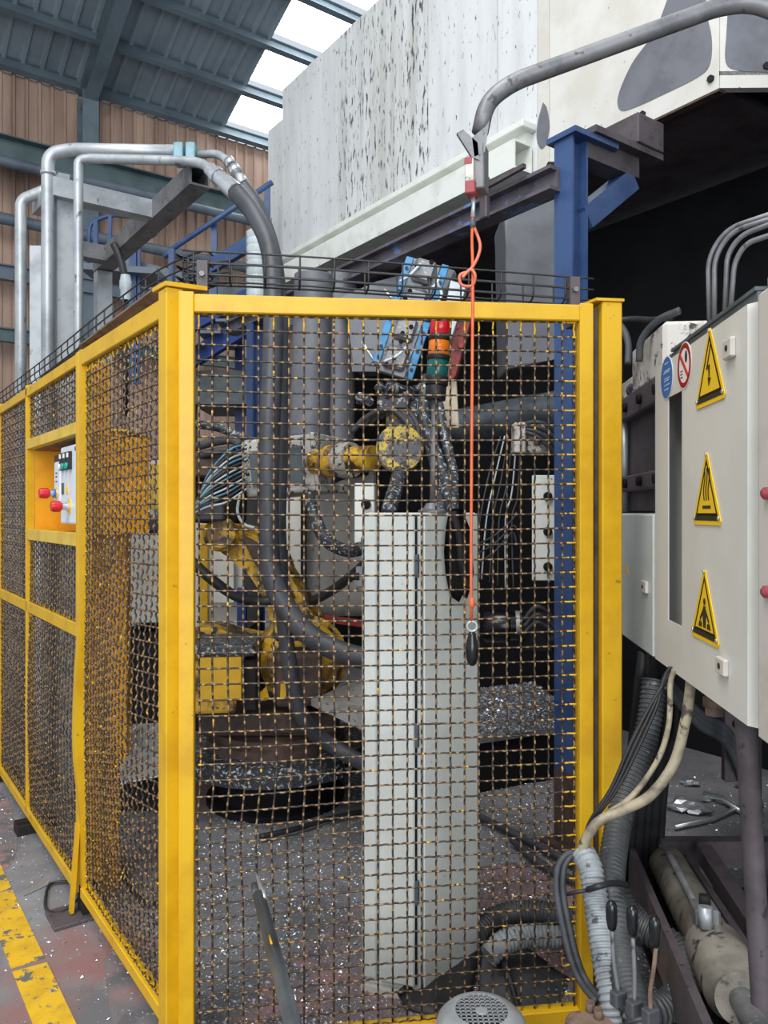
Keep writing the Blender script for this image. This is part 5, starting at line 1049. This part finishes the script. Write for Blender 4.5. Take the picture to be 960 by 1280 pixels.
# ------------------------------------------------------------------ crumpled black sheets at the cabinet foot
def sheet(name, pts, faces, label, m='rubber'):
    b = nb(); vs = [b.verts.new(v) for v in pts]
    for f in faces: b.faces.new([vs[i] for i in f])
    bmesh.ops.subdivide_edges(b, edges=list(b.edges), cuts=4, use_grid_fill=True)
    for v in b.verts: v.co += V(random.uniform(-.006, .006), random.uniform(-.006, .006), random.uniform(-.004, .006))
    bmesh.ops.solidify(b, geom=list(b.faces), thickness=.006)
    t = thing(name, pts[0], label, 'sheet'); mk('sheet', b, m, t, smooth='all'); return t
g0 = lambda x, y, z=0.01: (lambda d: V((x-480)/F*d, d, z))((CAMZ-z)*F/(y-640))
sh = sheet('black_sheet', [p(604, 1160, 2.62), p(540, 1205, 2.45), p(498, 1243, 2.36), p(508, 1262, 2.30), p(560, 1276, 2.27), p(590, 1250, 2.35)], [(0, 1, 5), (1, 2, 3), (1, 3, 4), (1, 4, 5)], 'crumpled black rubber sheet against the foot of the tall cabinet')
mk('fold', tube(spl([p(604, 1160, 2.61), p(572, 1183, 2.53), p(540, 1205, 2.445), p(498, 1243, 2.355)], 6), .008, 8), 'rubber', sh, smooth='all')
sh = sheet('black_sheet', [p(606, 1160, 2.62), p(660, 1185, 2.6), p(722, 1232, 2.44), p(715, 1262, 2.33), p(640, 1272, 2.28), p(596, 1262, 2.31), p(625, 1215, 2.42)], [(0, 6, 1), (1, 6, 2), (2, 6, 3), (3, 6, 4), (4, 6, 5), (5, 6, 0)], 'black rubber sheet spread to the right of the crumpled one', 'rubber_dusty')
mk('fold', tube(spl([p(606, 1160, 2.6), p(630, 1205, 2.42), p(642, 1240, 2.34), p(650, 1268, 2.28)], 6), .010, 8), 'rubber', sh, smooth='all')
# ------------------------------------------------------------------ scraps, floor cables, swarf
def scrap(x, y, w, h, lab, elong=1.0, rot=0.0):
    w *= 1.4; h *= 1.3; c = g0(x, y, 0.0); b = nb(); bmesh.ops.create_icosphere(b, subdivisions=2, radius=1.0)
    for v in b.verts:
        q = random.uniform(.6, 1.25); vx_, vy_ = v.co.x*w*q*elong, v.co.y*w*q
        v.co = V(c.x+vx_*math.cos(rot)-vy_*math.sin(rot), c.y+vx_*math.sin(rot)+vy_*math.cos(rot), max(.001, h*(.5+.5*v.co.z*q)))
    mk('metal_scrap', b, 'steel_bright', None, lab, 'scrap', 'metal scraps on the floor')
scrap(852, 1012, .05, .05, 'crumpled bright metal scrap, leftmost under the warning cabinet', 1.2)
scrap(872, 1016, .045, .04, 'crumpled bright metal scrap right beside the leftmost one', 1.2)
scrap(862, 982, .035, .03, 'small flat metal scrap on the dark floor, highest of the group')
scrap(885, 1000, .03, .02, 'thin bright metal sliver between the larger scraps', 2.2, .4)
scrap(821, 1046, .02, .03, 'small shiny chunk beside the channel frame end')
scrap(930, 985, .03, .03, 'metal scrap beside the support pole', 1.5)
b = nb(); tube([g0(843, 1034, .02), g0(890, 1024, .02), g0(926, 1008, .02)], .012, 6, b); mk('metal_strip', b, 'steel_bright', None, 'long bright metal offcut lying under the warning cabinet', 'scrap', 'metal scraps on the floor')
b = nb(); tube([g0(880, 992, .03), g0(905, 1000, .03), g0(932, 1018, .02)], .014, 5, b); mk('metal_strip', b, 'steel_bright', None, 'upper bright metal offcut near the support pole', 'scrap', 'metal scraps on the floor')
lp = [g0(x, y, .012) for x, y in ((103, 1104), (80, 1102), (62, 1106), (57, 1122), (58, 1136), (70, 1142), (86, 1136), (98, 1122), (104, 1108))]
cable('floor_loop', lp, .006, 'rubber', 'thin black cable loop on the floor outside the side fence', n=6)
cable('floor_hose', [g0(325, 1046, .03), g0(370, 1036, .03), g0(410, 1024, .03), g0(455, 1014, .03), g0(500, 1004, .03)], .014, 'rubber', 'black hose lying on the swarf-covered floor behind the mesh', 'hose')
cable('floor_hose', [g0(590, 1016, .03), g0(640, 1040, .03), g0(690, 1066, .03), g0(740, 1092, .03)], .016, 'rubber_dusty', 'upper dusty hose on the floor right of the tall cabinet', 'hose')
cable('floor_hose', [g0(640, 1050, .03), g0(680, 1082, .03), g0(720, 1102, .03)], .016, 'rubber_dusty', 'lower dusty hose on the floor right of the tall cabinet', 'hose')
cable('floor_hose', [g0(135, 1040, .02), g0(150, 1075, .02), g0(165, 1112, .02), g0(190, 1130, .02), g0(215, 1110, .02)], .008, 'rubber', 'thin black cable curling on the floor inside the side mesh', 'cable')
scrapw = mk('flat_offcut', prism([g0(28, 1114, .003), g0(62, 1101, .003), g0(60, 1106, .003), g0(30, 1120, .003)], Z*.004), 'steel_bright', None, 'flat metal offcut on the floor beside the yellow line', 'scrap')
scrapw = mk('flat_offcut', prism([g0(282, 1104, .003), g0(320, 1094, .003), g0(324, 1104, .003), g0(288, 1112, .003)], Z*.004), 'steel_bright', None, 'flat metal offcut on the floor behind the mesh, left of the tube', 'scrap')
def chips(name, n, sample, smin, smax, label, m='chip'):
    vs = []; fs = []
    for _ in range(n):
        c = sample()
        if c is None: continue
        s = random.uniform(smin, smax)*random.choice((.6, .8, 1, 1, 1.8)); i = len(vs); a = random.uniform(0, 6.28); e = random.uniform(.3, 1)
        dx, dy = math.cos(a)*s, math.sin(a)*s
        vs += [(c[0]-dx, c[1]-dy, c[2]), (c[0]+dx, c[1]+dy, c[2]+random.uniform(0, s*.6)), (c[0]-dy*e, c[1]+dx*e, c[2]+random.uniform(0, s*.5)), (c[0]+random.uniform(-s, s)*.3, c[1], c[2]+s*.7)]
        fs += [(i, i+1, i+3), (i+1, i+2, i+3), (i+2, i, i+3)]
    me = bpy.data.meshes.new(name); me.from_pydata(vs, [], fs); me.materials.append(M[m])
    o = bpy.data.objects.new(name, me); COL.objects.link(o); WL[o.name] = V(0, 0, 0); return props(o, label, 'swarf', None, 'stuff')
def samp_in():
    q = FL+FU*random.uniform(-.1, 1.9)-FN*random.random()**1.3*2.6
    return (q.x, q.y, .001)
chips('metal_swarf', 30000, samp_in, .0022, .0060, 'bright metal shavings strewn over the floor inside the fence')
def samp_out():
    t = random.uniform(-.6, 3.4); n = abs(random.gauss(0, .35)); q = sq(t, 0, n-.25); return (q.x, q.y, .001)
chips('metal_swarf', 3500, samp_out, .002, .0055, 'bright metal shavings strewn along the side fence')
def samp_pf():
    u_ = random.random(); w_ = random.random(); q = V(.385, 4.02, .296)+V(.79, .36, 0)*u_+V(-.12, 1.05, 0)*w_; return (q.x, q.y, q.z)
chips('metal_swarf', 5000, samp_pf, .004, .010, 'thick metal shavings covering the low platform')
def samp_rf(): return (random.uniform(1.0, 2.2), random.uniform(2.9, 4.4), .001)
chips('metal_swarf', 1200, samp_rf, .003, .007, 'sparse metal shavings on the dark floor under the cabinets')
def samp_pl():
    t = random.random(); return tuple(p(392+random.random()*75, 874, 3.5)+V(random.uniform(-.03, .03), random.uniform(0, .5), .004)) if 0 else None
